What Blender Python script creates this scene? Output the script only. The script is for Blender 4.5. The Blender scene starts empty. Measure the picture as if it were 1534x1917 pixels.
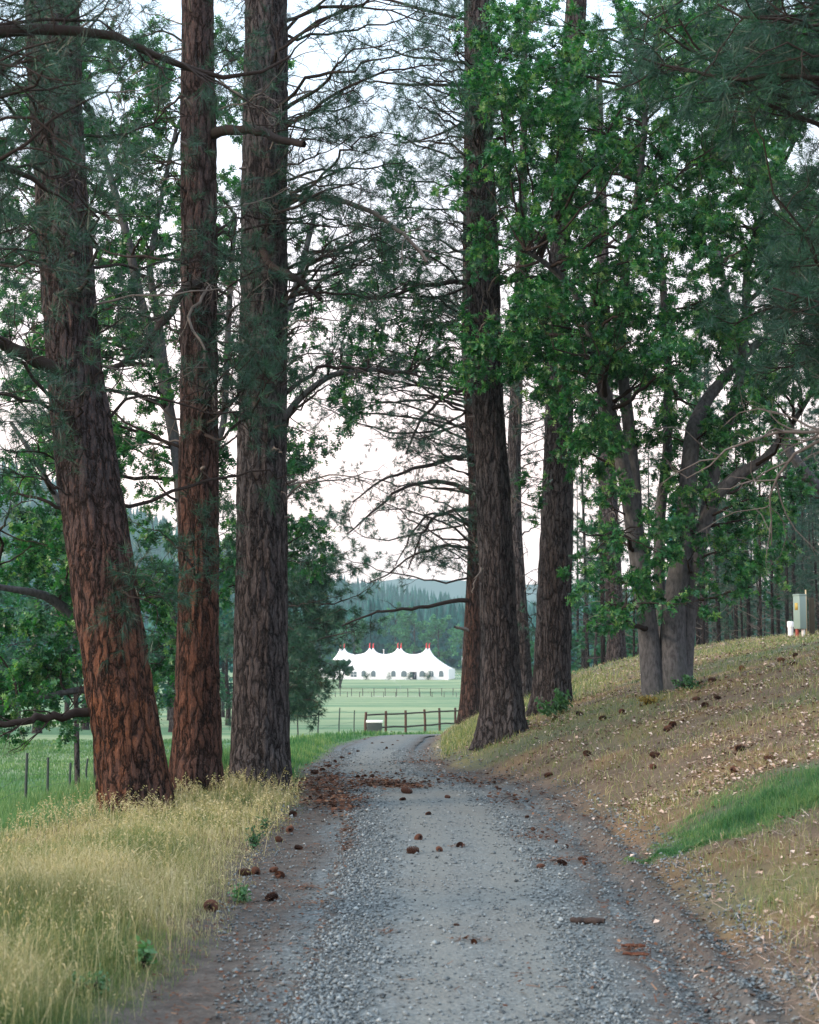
import bpy, math, random
import numpy as np
from mathutils import Vector

# ------------------------------------------------------------------ camera, world, sun
rng = np.random.default_rng(11)
random.seed(5)
sc = bpy.context.scene
COL = sc.collection
FPX = 1534 * 80 / 41.5
PITCH = math.atan((1235 - 958.5) / FPX)
EYE = 1.65
cam_d = bpy.data.cameras.new('camera')
cam = bpy.data.objects.new('camera', cam_d)
COL.objects.link(cam)
cam.location = (0, 0, EYE)
cam.rotation_euler = (math.pi / 2 + PITCH, 0, 0)
cam_d.sensor_fit = 'HORIZONTAL'
cam_d.sensor_width = 41.5
cam_d.lens = 80
cam_d.clip_start = 0.1
cam_d.clip_end = 30000
cam_d.dof.use_dof = True
cam_d.dof.focus_distance = 20.5
cam_d.dof.aperture_fstop = 6.3
sc.camera = cam

SUN_AZ = math.radians(-112)     # from +Y, clockwise positive: light comes from the left, a little behind the camera
SUN_EL = math.radians(17)
w = bpy.data.worlds.new('World')
sc.world = w
w.use_nodes = True
wn = w.node_tree
wn.nodes.clear()
def wnode(t, **k):
    n = wn.nodes.new(t)
    for a, b in k.items():
        setattr(n, a, b)
    return n
wo = wnode('ShaderNodeOutputWorld')
bg = wnode('ShaderNodeBackground')
bg.inputs[1].default_value = 0.1
sky = wnode('ShaderNodeTexSky', sky_type='NISHITA', sun_disc=False, sun_elevation=SUN_EL, sun_rotation=SUN_AZ,
            air_density=1.4, dust_density=2.0)
tc = wnode('ShaderNodeTexCoord')
sx = wnode('ShaderNodeSeparateXYZ')
wn.links.new(tc.outputs['Generated'], sx.inputs[0])
veil = wnode('ShaderNodeValToRGB')          # thin bright dusk cloud veil: pink low down, blue white above
cr = veil.color_ramp
cr.elements[0].position = 0.0
cr.elements[0].color = (19.0, 14.2, 13.0, 1)
cr.elements[1].position = 1.0
cr.elements[1].color = (18, 20, 23, 1)
for p_, c_ in ((0.10, (18.5, 14.4, 13.4, 1)), (0.22, (16.5, 14.6, 14.8, 1)), (0.36, (12.8, 15.6, 18.8, 1))):
    e = cr.elements.new(p_)
    e.color = c_
wn.links.new(sx.outputs['Z'], veil.inputs[0])
cn = wnode('ShaderNodeTexNoise')
cn.inputs['Scale'].default_value = 3.0
cn.inputs['Detail'].default_value = 5
cmap = wnode('ShaderNodeMapping')
cmap.inputs['Scale'].default_value = (1, 1, 3.5)
wn.links.new(tc.outputs['Generated'], cmap.inputs[0])
wn.links.new(cmap.outputs[0], cn.inputs['Vector'])
crr = wnode('ShaderNodeMapRange')
crr.inputs[1].default_value = 0.3
crr.inputs[2].default_value = 0.7
crr.inputs[3].default_value = 0.72
crr.inputs[4].default_value = 0.95
wn.links.new(cn.outputs[0], crr.inputs[0])
wmix = wnode('ShaderNodeMix', data_type='RGBA')
wn.links.new(crr.outputs[0], wmix.inputs[0])
wn.links.new(sky.outputs[0], wmix.inputs[6])
wn.links.new(veil.outputs[0], wmix.inputs[7])
dt = wnode('ShaderNodeVectorMath', operation='DOT_PRODUCT')     # the whole sky glows stronger on the side of the low sun
dt.inputs[1].default_value = (math.sin(SUN_AZ), math.cos(SUN_AZ), 0.0)
wn.links.new(tc.outputs['Generated'], dt.inputs[0])
dr = wnode('ShaderNodeMapRange')
dr.inputs[1].default_value = -1
dr.inputs[2].default_value = 1
dr.inputs[3].default_value = 0.085
dr.inputs[4].default_value = 0.15
wn.links.new(dt.outputs['Value'], dr.inputs[0])
wn.links.new(dr.outputs[0], bg.inputs[1])
wn.links.new(wmix.outputs[2], bg.inputs[0])
wn.links.new(bg.outputs[0], wo.inputs[0])

sun_d = bpy.data.lights.new('sun', 'SUN')
sun_d.energy = 4.2
sun_d.angle = math.radians(10)
sun_d.color = (1.0, 0.78, 0.6)
sun = bpy.data.objects.new('sun', sun_d)
COL.objects.link(sun)
sdir = Vector((math.sin(SUN_AZ) * math.cos(SUN_EL), math.cos(SUN_AZ) * math.cos(SUN_EL), math.sin(SUN_EL)))
sun.rotation_euler = sdir.to_track_quat('Z', 'Y').to_euler()
sc.view_settings.view_transform = 'Standard'
sc.view_settings.look = 'None'
sc.view_settings.gamma = 1
sc.view_settings.exposure = 0.22
try:
    sc.cycles.use_denoising = True
    sc.cycles.max_bounces = 8
    sc.cycles.diffuse_bounces = 3
    sc.cycles.transmission_bounces = 3
    sc.cycles.volume_bounces = 0
    sc.cycles.sample_clamp_indirect = 6
    sc.render.use_persistent_data = False
except Exception:
    pass

# ------------------------------------------------------------------ small helpers
cP, sP = math.cos(PITCH), math.sin(PITCH)
def P(px, py, d):
    """point of the photograph's pixel (px,py) at distance d in front of the camera"""
    u = (px - 767) / FPX
    v = (958.5 - py) / FPX
    t = d / (cP - v * sP)
    return np.array([u * t, d, EYE + (sP + v * cP) * t])
def sstep(a, b, x):
    t = np.clip((x - a) / (b - a), 0, 1)
    return t * t * (3 - 2 * t)
def nrm(v):
    return v / np.maximum(np.linalg.norm(v, axis=-1, keepdims=True), 1e-9)
def hash2(i, j, s=0):
    h = (i.astype(np.int64) * 374761393 + j.astype(np.int64) * 668265263 + s * 1442695041) & 0xffffffff
    h = ((h ^ (h >> 13)) * 1274126177) & 0xffffffff
    return ((h ^ (h >> 16)) & 0xffff) / 65535.0
def vn(x, y, s=0):
    x = np.asarray(x, float); y = np.asarray(y, float)
    i = np.floor(x); j = np.floor(y)
    fx = x - i; fy = y - j
    fx = fx * fx * (3 - 2 * fx); fy = fy * fy * (3 - 2 * fy)
    i = i.astype(np.int64); j = j.astype(np.int64)
    a = hash2(i, j, s); b = hash2(i + 1, j, s); c = hash2(i, j + 1, s); d = hash2(i + 1, j + 1, s)
    return (a * (1 - fx) + b * fx) * (1 - fy) + (c * (1 - fx) + d * fx) * fy
def fbm(x, y, o=3, s=0):
    r = 0; a = .5; t = 0
    for k in range(o):
        r = r + a * vn(x * 2 ** k, y * 2 ** k, s + k); t += a; a *= .5
    return r / t

# ------------------------------------------------------------------ terrain
ZR_Y = [-30, 0, 12, 20, 26, 32, 39, 50, 60, 80, 120, 150, 290, 390, 480, 9000]
ZR_Z = [0, 0, 0, 0, -.12, -.33, -.58, -.75, -1.15, -1.9, -3.1, -3.6, -5.07, -3.0, -1.5, -1.5]
ZF_Y = [-30, 0, 20, 33, 45, 80, 120, 150, 290, 390, 480, 9000]
ZF_Z = [-.3, -.3, -.95, -1.55, -2.1, -2.15, -3.1, -3.6, -5.07, -3.0, -1.5, -1.5]
def zr(y): return np.interp(y, ZR_Y, ZR_Z)
def row_d(py):
    lo, hi = 3.0, 70.0
    for _ in range(50):
        m = (lo + hi) / 2
        g = (P(767, py, m)[2] > zr(m))
        lo, hi = (m, hi) if g else (lo, m)
    return lo
ROAD = [(1917, 520, 1275), (1750, 598, 1180), (1604, 636, 1085), (1530, 648, 1015), (1490, 640, 950), (1465, 612, 880),
        (1445, 598, 800), (1420, 622, 772), (1400, 645, 778), (1388, 676, 790), (1380, 706, 800)]
ry, rl, rr = [], [], []
for py, a, b in ROAD:
    d = row_d(py)
    ry.append(d); rl.append((a - 767) / FPX * d); rr.append((b - 767) / FPX * d)
ry = [-30, 3] + ry + [52.5, 55.5, 59, 66, 74, 130]
rl = [rl[0] - .05, rl[0]] + rl + [.35, 1.9, 5.5, 13, 21, 70]
rr = [rr[0] + .05, rr[0]] + rr + [2.6, 6.0, 10.5, 19, 28, 80]
_yy = np.linspace(-30, 130, 1601)
def _smooth(a):
    v = np.interp(_yy, ry, a)
    k = np.hanning(23); k /= k.sum()
    return np.convolve(np.pad(v, 11, 'edge'), k, 'valid')
_xl, _xr = _smooth(rl), _smooth(rr)
def xl(y): return np.interp(y, _yy, _xl)
def xr(y): return np.interp(y, _yy, _xr)
SK_X = [-3000, -2000, -311, -190, -84, -52, -19, 13, 42, 60, 135, 311, 920, 4000]
SK_P = [800, 850, 905, 1010, 1110, 1122, 1135, 1152, 1168, 1172, 1178, 1165, 1120, 1100]
def wlf(y): return np.interp(y, [0, 10, 12, 14, 15.5, 17, 19, 21, 25, 33, 45], [4.6, 4.2, 3.6, 2.9, 2.5, 2.4, 2.3, 1.9, 1.6, 1.2, 1.2])
def H(x, y):
    x = np.asarray(x, float); y = np.asarray(y, float)
    L, Rr = xl(y), xr(y)
    z0 = zr(y)
    zf = np.interp(y, ZF_Y, ZF_Z)
    sl = L - x
    t = sstep(0, 1, (sl - wlf(y)) / 4.4)
    z = z0 * (1 - t) + zf * t
    z = z + .05 * sstep(.5, 1.2, sl) * (1 - t)
    s = x - (Rr + .32)
    sp = np.where(s > 1, s, np.log1p(np.exp(np.clip(s / .12, -40, 40))) * .12)
    fall = 1 - sstep(60, 130, y - np.maximum(x - 10, 0) * 1.5)
    bank = (2.75 + .012 * np.clip(y - 30, 0, 30)) * (1 - np.exp(-sp / 6.5)) * fall
    zb = z0 * np.where(s > 0, 1 - fall * (1 - np.exp(-np.maximum(s, 0) / 3)), 1) + bank
    z = np.where(s > -1.0, zb, z)
    z = np.where(y > 100, zf * sstep(100, 160, y) + z * (1 - sstep(100, 160, y)), z)
    # rut and ridge along the foot of the bank, nearest the camera
    near = 1 - sstep(14, 24, y)
    rid = x - (Rr + .18)
    z = z + near * ((.060 * np.exp(-((rid - .12) / .07) ** 2)) * (.5 + vn(y * 3, y * 0, 12)) - .03 * np.exp(-((rid + .06) / .08) ** 2) + .03 * np.exp(-((rid - .36) / .06) ** 2))
    off = np.clip(np.maximum(sl, x - Rr), 0, 1)
    z = z + off * (.10 * (fbm(x * .5, y * .5, 2, 5) - .5)) + np.where(y < 60, .035 * off * (fbm(x * 3, y * 3, 3, 9) - .5), 0)
    # hills
    hh = EYE + (1235 - np.interp(x, SK_X, SK_P)) / FPX * 1200
    hh = hh * (.9 + .2 * fbm(x / 120., y / 120., 3, 3))
    z = z + hh * sstep(470, 1250, y) ** 1.15 * (1 - sstep(1500, 2600, y))
    return z
def G(px, py, dmin=4, dmax=420):
    """where the photograph's pixel meets the ground"""
    ds = np.geomspace(dmin, dmax, 3000)
    u = (px - 767) / FPX; v = (958.5 - py) / FPX
    t = ds / (cP - v * sP)
    X = u * t; Z = EYE + (sP + v * cP) * t
    g = Z < H(X, ds)
    i = int(np.argmax(g)) if g.any() else len(ds) - 1
    return np.array([X[i], ds[i], H(X[i], ds[i])])
def onG(px, d):
    x = (px - 767) / FPX * d
    return np.array([x, d, float(H(x, d))])

# ------------------------------------------------------------------ mesh and object helpers
def tagit(o, label=None, cat=None, group=None, kind=None):
    if label: o['label'] = label
    if cat: o['category'] = cat
    if group: o['group'] = group
    if kind: o['kind'] = kind
    return o
def thing(name, label, cat, loc, group=None):
    o = bpy.data.objects.new(name, None)
    COL.objects.link(o)
    o.empty_display_size = .2
    o.location = tuple(float(v) for v in loc)
    return tagit(o, label, cat, group)
class Geo:
    def __init__(s): s.v = []; s.f = {3: [], 4: []}; s.m = {3: [], 4: []}; s.t = []; s.n = 0
    def add(s, V, F, mat=0, tone=.5):
        V = np.asarray(V, float).reshape(-1, 3); F = np.asarray(F, int)
        if len(V) == 0 or len(F) == 0: return s
        k = F.shape[1]
        s.v.append(V); s.f[k].append(F + s.n); s.m[k].append(np.full(len(F), mat) if np.isscalar(mat) else np.asarray(mat))
        s.t.append(np.full(len(V), tone) if np.isscalar(tone) else np.asarray(tone, float)); s.n += len(V)
        return s
    def box(s, c, size, mat=0, rot=0.0, tone=.5):
        x, y, z = [q / 2 for q in size]
        V = np.array([[a * x, b * y, e * z] for a in (-1, 1) for b in (-1, 1) for e in (-1, 1)])
        if rot:
            ca, sa = math.cos(rot), math.sin(rot)
            V = np.stack([V[:, 0] * ca - V[:, 1] * sa, V[:, 0] * sa + V[:, 1] * ca, V[:, 2]], 1)
        F = [[0, 1, 3, 2], [4, 6, 7, 5], [0, 4, 5, 1], [2, 3, 7, 6], [0, 2, 6, 4], [1, 5, 7, 3]]
        return s.add(V + np.array(c), F, mat, tone)
    def tube(s, pts, rad, sides=10, mat=0, tone=.5, cap=True):
        pts = np.asarray(pts, float)[None]; rad = np.broadcast_to(np.asarray(rad, float), (pts.shape[1],))[None]
        V, Q = tubes(pts, rad, sides)
        s.add(V, Q, mat, tone)
        if cap:
            n = pts.shape[1]
            for e in (0, n - 1):
                b = V[e * sides:(e + 1) * sides]
                cv = np.vstack([b, pts[0, e][None]])
                F = [[i, (i + 1) % sides, sides] if e else [(i + 1) % sides, i, sides] for i in range(sides)]
                s.add(cv, F, mat, tone)
        return s
    def build(s, name, mats, parent=None, smooth=False, bevel=0):
        me = bpy.data.meshes.new(name)
        V = np.concatenate(s.v)
        if parent is not None:
            r = parent
            off = np.zeros(3)
            while r is not None:
                off += np.array(r.location); r = r.parent
            V = V - off
        me.vertices.add(len(V)); me.vertices.foreach_set('co', V.astype(np.float32).ravel())
        t = np.concatenate(s.f[3]) if s.f[3] else np.zeros((0, 3), int)
        q = np.concatenate(s.f[4]) if s.f[4] else np.zeros((0, 4), int)
        lv = np.concatenate([t.ravel(), q.ravel()]).astype(np.int32)
        me.loops.add(len(lv)); me.loops.foreach_set('vertex_index', lv)
        npol = len(t) + len(q)
        me.polygons.add(npol)
        st = np.concatenate([np.arange(len(t)) * 3, len(t) * 3 + np.arange(len(q)) * 4]).astype(np.int32)
        me.polygons.foreach_set('loop_start', st)
        mi = np.concatenate((s.m[3] or [np.zeros(0, int)]) + (s.m[4] or [np.zeros(0, int)])).astype(np.int32)
        for m in mats: me.materials.append(m)
        me.polygons.foreach_set('material_index', mi)
        if smooth: me.polygons.foreach_set('use_smooth', np.ones(npol, bool))
        at = me.attributes.new('tone', 'FLOAT', 'POINT'); at.data.foreach_set('value', np.concatenate(s.t).astype(np.float32))
        me.update(); me.validate()
        o = bpy.data.objects.new(name, me)
        COL.objects.link(o)
        if parent is not None: o.parent = parent
        if bevel:
            b = o.modifiers.new('bevel', 'BEVEL'); b.width = bevel; b.segments = 2
        return o
def merge(a, b, mat):
    for v, t in zip(b.v, b.t):
        a.v.append(v); a.t.append(t)
    for k in (3, 4):
        a.f[k] += [f + a.n for f in b.f[k]]; a.m[k] += [np.full(len(f), mat) for f in b.f[k]]
    a.n += b.n
    return a
def tubes(Pp, R, sides):
    N, n = Pp.shape[:2]
    T = np.empty_like(Pp)
    T[:, 1:-1] = Pp[:, 2:] - Pp[:, :-2]; T[:, 0] = Pp[:, 1] - Pp[:, 0]; T[:, -1] = Pp[:, -1] - Pp[:, -2]
    T = nrm(T)
    ov = nrm(Pp[:, -1] - Pp[:, 0])
    ref = np.where(np.abs(ov[:, 2:3]) > .8, np.array([[1., .1, 0]]), np.array([[.1, .05, 1.]]))[:, None, :]
    U = nrm(np.cross(T, ref)); W = np.cross(T, U)
    a = np.arange(sides) / sides * 2 * math.pi
    V = Pp[:, :, None, :] + R[:, :, None, None] * (np.cos(a)[None, None, :, None] * U[:, :, None, :] + np.sin(a)[None, None, :, None] * W[:, :, None, :])
    V = V.reshape(-1, 3)
    b = (np.arange(N) * n * sides)[:, None, None] + (np.arange(n - 1) * sides)[None, :, None]
    i = np.arange(sides)[None, None, :]; j = (i + 1) % sides
    Q = np.stack([b + i, b + j, b + sides + j, b + sides + i], -1).reshape(-1, 4)
    return V, Q
def copy_thing(root, loc, rotz=0, scale=1, label=None, group=None):
    r = root.copy(); COL.objects.link(r); r.location = tuple(float(v) for v in loc); r.rotation_euler = (0, 0, rotz)
    r.scale = (scale,) * 3 if np.isscalar(scale) else scale
    if label: r['label'] = label
    if group: r['group'] = group
    for ch in list(root.children):
        c = ch.copy(); COL.objects.link(c); c.parent = r
        for g in ch.children:
            e = g.copy(); COL.objects.link(e); e.parent = c
    return r

# ------------------------------------------------------------------ materials
class MB:
    def __init__(s, name):
        s.m = bpy.data.materials.new(name); s.m.use_nodes = True; s.nt = s.m.node_tree
        s.b = s.nt.nodes['Principled BSDF']; s.out = s.nt.nodes['Material Output']
    def n(s, t, ins=None, **k):
        n = s.nt.nodes.new(t)
        for a, b in k.items(): setattr(n, a, b)
        for a, b in (ins or {}).items():
            if isinstance(b, bpy.types.NodeSocket): s.nt.links.new(b, n.inputs[a])
            else: n.inputs[a].default_value = b
        return n
    def link(s, a, b): s.nt.links.new(a, b)
    def obj(s): return s.n('ShaderNodeTexCoord').outputs['Object']
    def map(s, v, scale): return s.n('ShaderNodeMapping', {0: v, 'Scale': scale}).outputs[0]
    def noise(s, v, sc_, det=4, rough=.55, dist=0): return s.n('ShaderNodeTexNoise', {'Vector': v, 'Scale': sc_, 'Detail': det, 'Roughness': rough, 'Distortion': dist}).outputs[0]
    def vor(s, v, sc_, feat='F1', out='Distance', rnd=1.0): return s.n('ShaderNodeTexVoronoi', {'Vector': v, 'Scale': sc_, 'Randomness': rnd}, feature=feat).outputs[out]
    def ramp(s, f, stops):
        n = s.n('ShaderNodeValToRGB', {0: f}); r = n.color_ramp
        while len(r.elements) < len(stops): r.elements.new(.5)
        for e, (p_, c_) in zip(r.elements, stops): e.position = p_; e.color = (c_ + (1,)) if isinstance(c_, tuple) else (c_, c_, c_, 1)
        return n.outputs[0]
    def mix(s, f, a, b, mode='MIX'):
        n = s.n('ShaderNodeMix', data_type='RGBA', blend_type=mode)
        for k, x in ((0, f), (6, a), (7, b)):
            if isinstance(x, bpy.types.NodeSocket): s.link(x, n.inputs[k])
            else: n.inputs[k].default_value = (x + (1,)) if isinstance(x, tuple) else x
        return n.outputs[2]
    def math(s, op, a, b=0.0): return s.n('ShaderNodeMath', {0: a, 1: b}, operation=op).outputs[0]
    def attr(s, nm, out='Fac'): return s.n('ShaderNodeAttribute', attribute_name=nm).outputs[out]
    def bump(s, h, st, dist=.02):
        s.link(s.n('ShaderNodeBump', {'Height': h, 'Strength': st, 'Distance': dist}).outputs[0], s.b.inputs['Normal'])
    def col(s, c):
        if isinstance(c, bpy.types.NodeSocket): s.link(c, s.b.inputs['Base Color'])
        else: s.b.inputs['Base Color'].default_value = c + (1,)
    def fin(s, rough=.8, spec=.3, metal=0):
        s.b.inputs['Roughness'].default_value = rough; s.b.inputs['Specular IOR Level'].default_value = spec; s.b.inputs['Metallic'].default_value = metal
        return s.m

def leaf_mat(name, stops, trans=.4, rough=.45, spec=.5, tcol=(1.0, 1.25, .5)):
    b = MB(name)
    c = b.ramp(b.attr('tone'), stops)
    b.col(c); b.fin(rough, spec)
    tr = b.n('ShaderNodeBsdfTranslucent', {'Color': b.mix(1.0, c, tcol, 'MULTIPLY')})
    mx = b.n('ShaderNodeMixShader', {0: trans, 1: b.b.outputs[0], 2: tr.outputs[0]})
    b.link(mx.outputs[0], b.out.inputs[0])
    return b.m
def bark_mat(name, crack, plate, plate2, lich, scale=12.5, zs=.17, warm=.5, zgrey=None, fine_amt=.6):
    b = MB(name)
    o = b.obj()
    w1 = b.n('ShaderNodeTexNoise', {'Vector': b.map(o, (1, 1, .5)), 'Scale': 5.0, 'Detail': 5, 'Roughness': .7})
    off = b.n('ShaderNodeVectorMath', {0: w1.outputs['Color'], 1: (.5, .5, .5)}, operation='SUBTRACT')
    of2 = b.n('ShaderNodeVectorMath', {0: off.outputs[0], 'Scale': .22}, operation='SCALE')
    ov = b.n('ShaderNodeVectorMath', {0: o, 1: of2.outputs[0]}, operation='ADD')
    v = b.map(ov.outputs[0], (1, 1, zs))
    e1 = b.vor(v, scale, 'DISTANCE_TO_EDGE')
    e2 = b.vor(v, scale * 2.7, 'DISTANCE_TO_EDGE')
    cell = b.vor(v, scale * 1.6, 'F1', 'Color')
    fine = b.noise(b.map(o, (1, 1, .30)), 34, 6, .72)
    mid = b.noise(b.map(o, (1, 1, .22)), 9, 4, .6)
    big = b.noise(b.map(o, (1, 1, .4)), 1.3, 4, .6)
    base = b.mix(b.ramp(b.n('ShaderNodeSeparateColor', {0: cell}).outputs[0], [(.2, 0.0), (.8, 1.0)]), plate, plate2)
    lf = b.ramp(big, [(.5 - .1 * warm, 0.0), (.70, .8)])
    if zgrey:
        zz = b.n('ShaderNodeSeparateXYZ', {0: o}).outputs[2]
        lf = b.math('MAXIMUM', lf, b.n('ShaderNodeMapRange', {0: zz, 1: zgrey[0], 2: zgrey[1], 3: 0.0, 4: zgrey[2]}).outputs[0])
    base = b.mix(lf, base, lich)
    base = b.mix(b.ramp(fine, [(.50, .0), (.68, fine_amt)]), base, tuple(min(1, q * 2.0) for q in plate2))
    base = b.mix(b.ramp(fine, [(.34, fine_amt), (.50, .0)]), base, tuple(q * .4 for q in plate2))
    e1n = b.math('ADD', e1, b.math('MULTIPLY', b.math('SUBTRACT', mid, .5), -.16))
    k = b.math('MULTIPLY', b.ramp(e1n, [(.0, .0), (.125, 1.0)]), b.ramp(e2, [(.0, .5), (.12, 1.0)]))
    c = b.mix(k, crack, base)
    b.col(c)
    h = b.math('ADD', b.ramp(e1n, [(0, 0.0), (.2, 1.0)]), b.math('MULTIPLY', fine, .8))
    b.bump(h, 1.0, .05)
    return b.fin(.9, .12)
def plain(name, c, rough=.6, spec=.4, metal=0, var=.25, sc_=8.0, bump=.0):
    b = MB(name)
    n = b.noise(b.obj(), sc_, 5, .6)
    b.col(b.mix(n, tuple(q * (1 - var) for q in c), tuple(min(1, q * (1 + var)) for q in c)))
    if bump: b.bump(n, bump, .01)
    return b.fin(rough, spec, metal)

M_barkA = bark_mat('bark_orange', (.010, .007, .006), (.185, .075, .038), (.095, .046, .032), (.056, .052, .057), zgrey=(1.0, 3.6, 1.0))
M_barkB = bark_mat('bark_red_brown', (.011, .007, .006), (.125, .056, .036), (.080, .042, .032), (.058, .052, .055), zgrey=(2.2, 5.2, .85))
M_barkC = bark_mat('bark_grey_brown', (.010, .009, .010), (.080, .066, .064), (.056, .050, .052), (.098, .096, .102), warm=.9)
def oak_bark():
    b = MB('bark_oak'); o = b.obj()
    n1 = b.noise(b.map(o, (1, 1, .4)), 22, 6, .65); n2 = b.noise(b.map(o, (1, 1, .6)), 2.2, 4)
    c = b.mix(b.ramp(n1, [(.35, 0.0), (.6, 1.0)]), (.038, .040, .045), (.092, .095, .102))
    c = b.mix(b.ramp(n2, [(.5, 0.0), (.75, .6)]), c, (.055, .062, .056))
    b.col(c); b.bump(n1, .7, .02)
    return b.fin(.9, .12)
M_barkO = oak_bark()
M_barkD = bark_mat('bark_dark', (.008, .007, .007), (.034, .028, .027), (.024, .021, .022), (.045, .044, .046), warm=.9)
M_barkE = bark_mat('bark_brown', (.009, .008, .008), (.095, .050, .036), (.058, .036, .031), (.058, .050, .050), warm=.8)
M_twig = plain('twig_wood', (.028, .022, .020), .9, .1)
M_dead = plain('dead_wood', (.13, .115, .105), .9, .1, var=.5)
M_needle = leaf_mat('pine_needles', [(0, (.004, .024, .018)), (.45, (.012, .058, .037)), (.8, (.035, .115, .066)), (1, (.10, .09, .04))], .25, .4, .4, (.9, 1.2, .7))
M_oak = leaf_mat('oak_leaves', [(0, (.005, .038, .021)), (.5, (.018, .120, .045)), (.82, (.07, .24, .07)), (1, (.17, .30, .10))], .42, .38, .55)
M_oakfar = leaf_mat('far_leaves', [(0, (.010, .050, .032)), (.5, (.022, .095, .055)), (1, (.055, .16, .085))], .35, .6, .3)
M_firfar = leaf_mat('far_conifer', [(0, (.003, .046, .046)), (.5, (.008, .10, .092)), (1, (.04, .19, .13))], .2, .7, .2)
M_grassdry = leaf_mat('dry_grass', [(0, (.05, .12, .04)), (.35, (.17, .215, .075)), (.7, (.34, .315, .155)), (1, (.58, .51, .34))], .35, .6, .25, (1.1, 1.1, .7))
M_grassgrn = leaf_mat('green_grass', [(0, (.025, .09, .04)), (.5, (.055, .18, .065)), (1, (.22, .30, .12))], .4, .55, .3, (1.1, 1.2, .6))
M_meadow = leaf_mat('meadow_grass', [(0, (.05, .14, .055)), (.5, (.11, .22, .09)), (1, (.30, .35, .18))], .4, .6, .25, (1.1, 1.2, .6))
M_weed = leaf_mat('weed_leaf', [(0, (.03, .10, .05)), (1, (.10, .22, .10))], .35, .5, .3)
M_litter = leaf_mat('litter_leaf', [(0, (.045, .028, .020)), (.45, (.15, .10, .075)), (.8, (.40, .30, .24)), (1, (.56, .46, .40))], .1, .7, .25, (1, .9, .7))
M_needlebrown = leaf_mat('brown_needles', [(0, (.035, .018, .013)), (.6, (.10, .048, .030)), (1, (.22, .13, .08))], .05, .8, .1, (1, .9, .7))
M_cone = leaf_mat('cone_scale', [(0, (.014, .008, .007)), (.6, (.055, .025, .017)), (1, (.13, .058, .035))], 0.0, .8, .2)
M_stone = leaf_mat('crushed_stone', [(0, (.033, .040, .045)), (.5, (.115, .138, .148)), (.85, (.24, .275, .285)), (1, (.55, .55, .53))], 0.0, .85, .3)
M_barkchip = plain('bark_chip', (.085, .035, .022), .9, .1, var=.6, sc_=30, bump=.6)

# ------------------------------------------------------------------ zones of the ground (what covers it)
_ga = G(1225, 1612); _gb = G(1500, 1492)
_gd = (_gb - _ga)[:2]; _gl = np.linalg.norm(_gd); _gd = _gd / _gl
def patch(x, y):
    """the lush green strip on the bank"""
    u = ((x - _ga[0]) * _gd[0] + (y - _ga[1]) * _gd[1])
    v = (-(x - _ga[0]) * _gd[1] + (y - _ga[1]) * _gd[0])
    wv = np.interp(u, [0, _gl * .5, _gl, _gl + 2], [.3, .8, 1.2, 1.5]) * (.75 + .5 * vn(x * 3, y * 3, 4))
    wv = wv * (.55 + .9 * vn(x * 1.7 + 4, y * 1.7, 14))
    return sstep(-.3, .25, u) * (1 - sstep(wv * .25, wv * 1.5, np.abs(v - .12 * u / _gl)))
def lsh(y): return np.interp(y, [0, 7, 9, 13, 17, 20, 24, 30, 40], [.85, .72, .62, .68, .52, .34, .16, .12, .1])
def fieldf(x, y):
    sl = xl(y) - x
    return sstep(-.1, 1.0, sl - wlf(y) - .5 * (fbm(x * .8, y * .8, 2, 33) - .5)) * sstep(12.5, 15.5, y)
def zones(x, y):
    sl = xl(y) - x; sr = x - xr(y)
    n1 = fbm(x * 1.2, y * 1.2, 3, 21); n2 = fbm(x * .35, y * .35, 3, 31); n3 = vn(x * 7, y * 7, 8)
    grav = 1 - sstep(-.05, .30, np.maximum(sl, sr) + (n1 - .5) * .35)
    left = sstep(0, .28, sl - lsh(y) + (n1 - .5) * .35)
    far = sstep(24, 60, y)
    field = fieldf(x, y)
    dry = left * (1 - field) * (1 - .8 * sstep(21, 24, y)) * (.55 + .5 * n1)
    green = left * np.clip(field + sstep(21, 24, y) + .55 * (1 - sstep(0, .55, np.abs(sl - lsh(y) - .2))) * (n1), 0, 1)
    corner = left * (1 - sstep(7.2, 9.5, y + .8 * (n1 - .5))) 
    green = np.maximum(green, corner * .75); dry = dry * (1 - .5 * corner)
    right = sstep(.30, .6, sr + (n1 - .5) * .3)
    pt = patch(x, y) * right
    yel = right * sstep(26, 31, y - 1.2 * sr) * (1 - .75 * sstep(38, 46, y)) * (1 - .6 * sstep(3.2, 5, sr))
    bd = right * (.42 + .45 * sstep(.42, .68, n1)) * (1 - pt)
    bg_ = right * np.maximum(pt * .35, .42 * sstep(.48, .75, n2 + .1 * n1))
    bd = np.maximum(bd, .75 * yel * (.6 + .5 * n1)); bg_ = np.maximum(bg_, .35 * yel)
    ff = sstep(95, 120, y)
    dry = dry + bd; green = green + bg_
    dry = dry * (1 - ff) + ff * .25 * n2; green = green * (1 - ff) + ff
    return grav * (1 - ff), np.clip(dry, 0, 1), np.clip(green, 0, 1), right * (1 - pt) * (1 - yel * .8) * (1 - ff)

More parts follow.
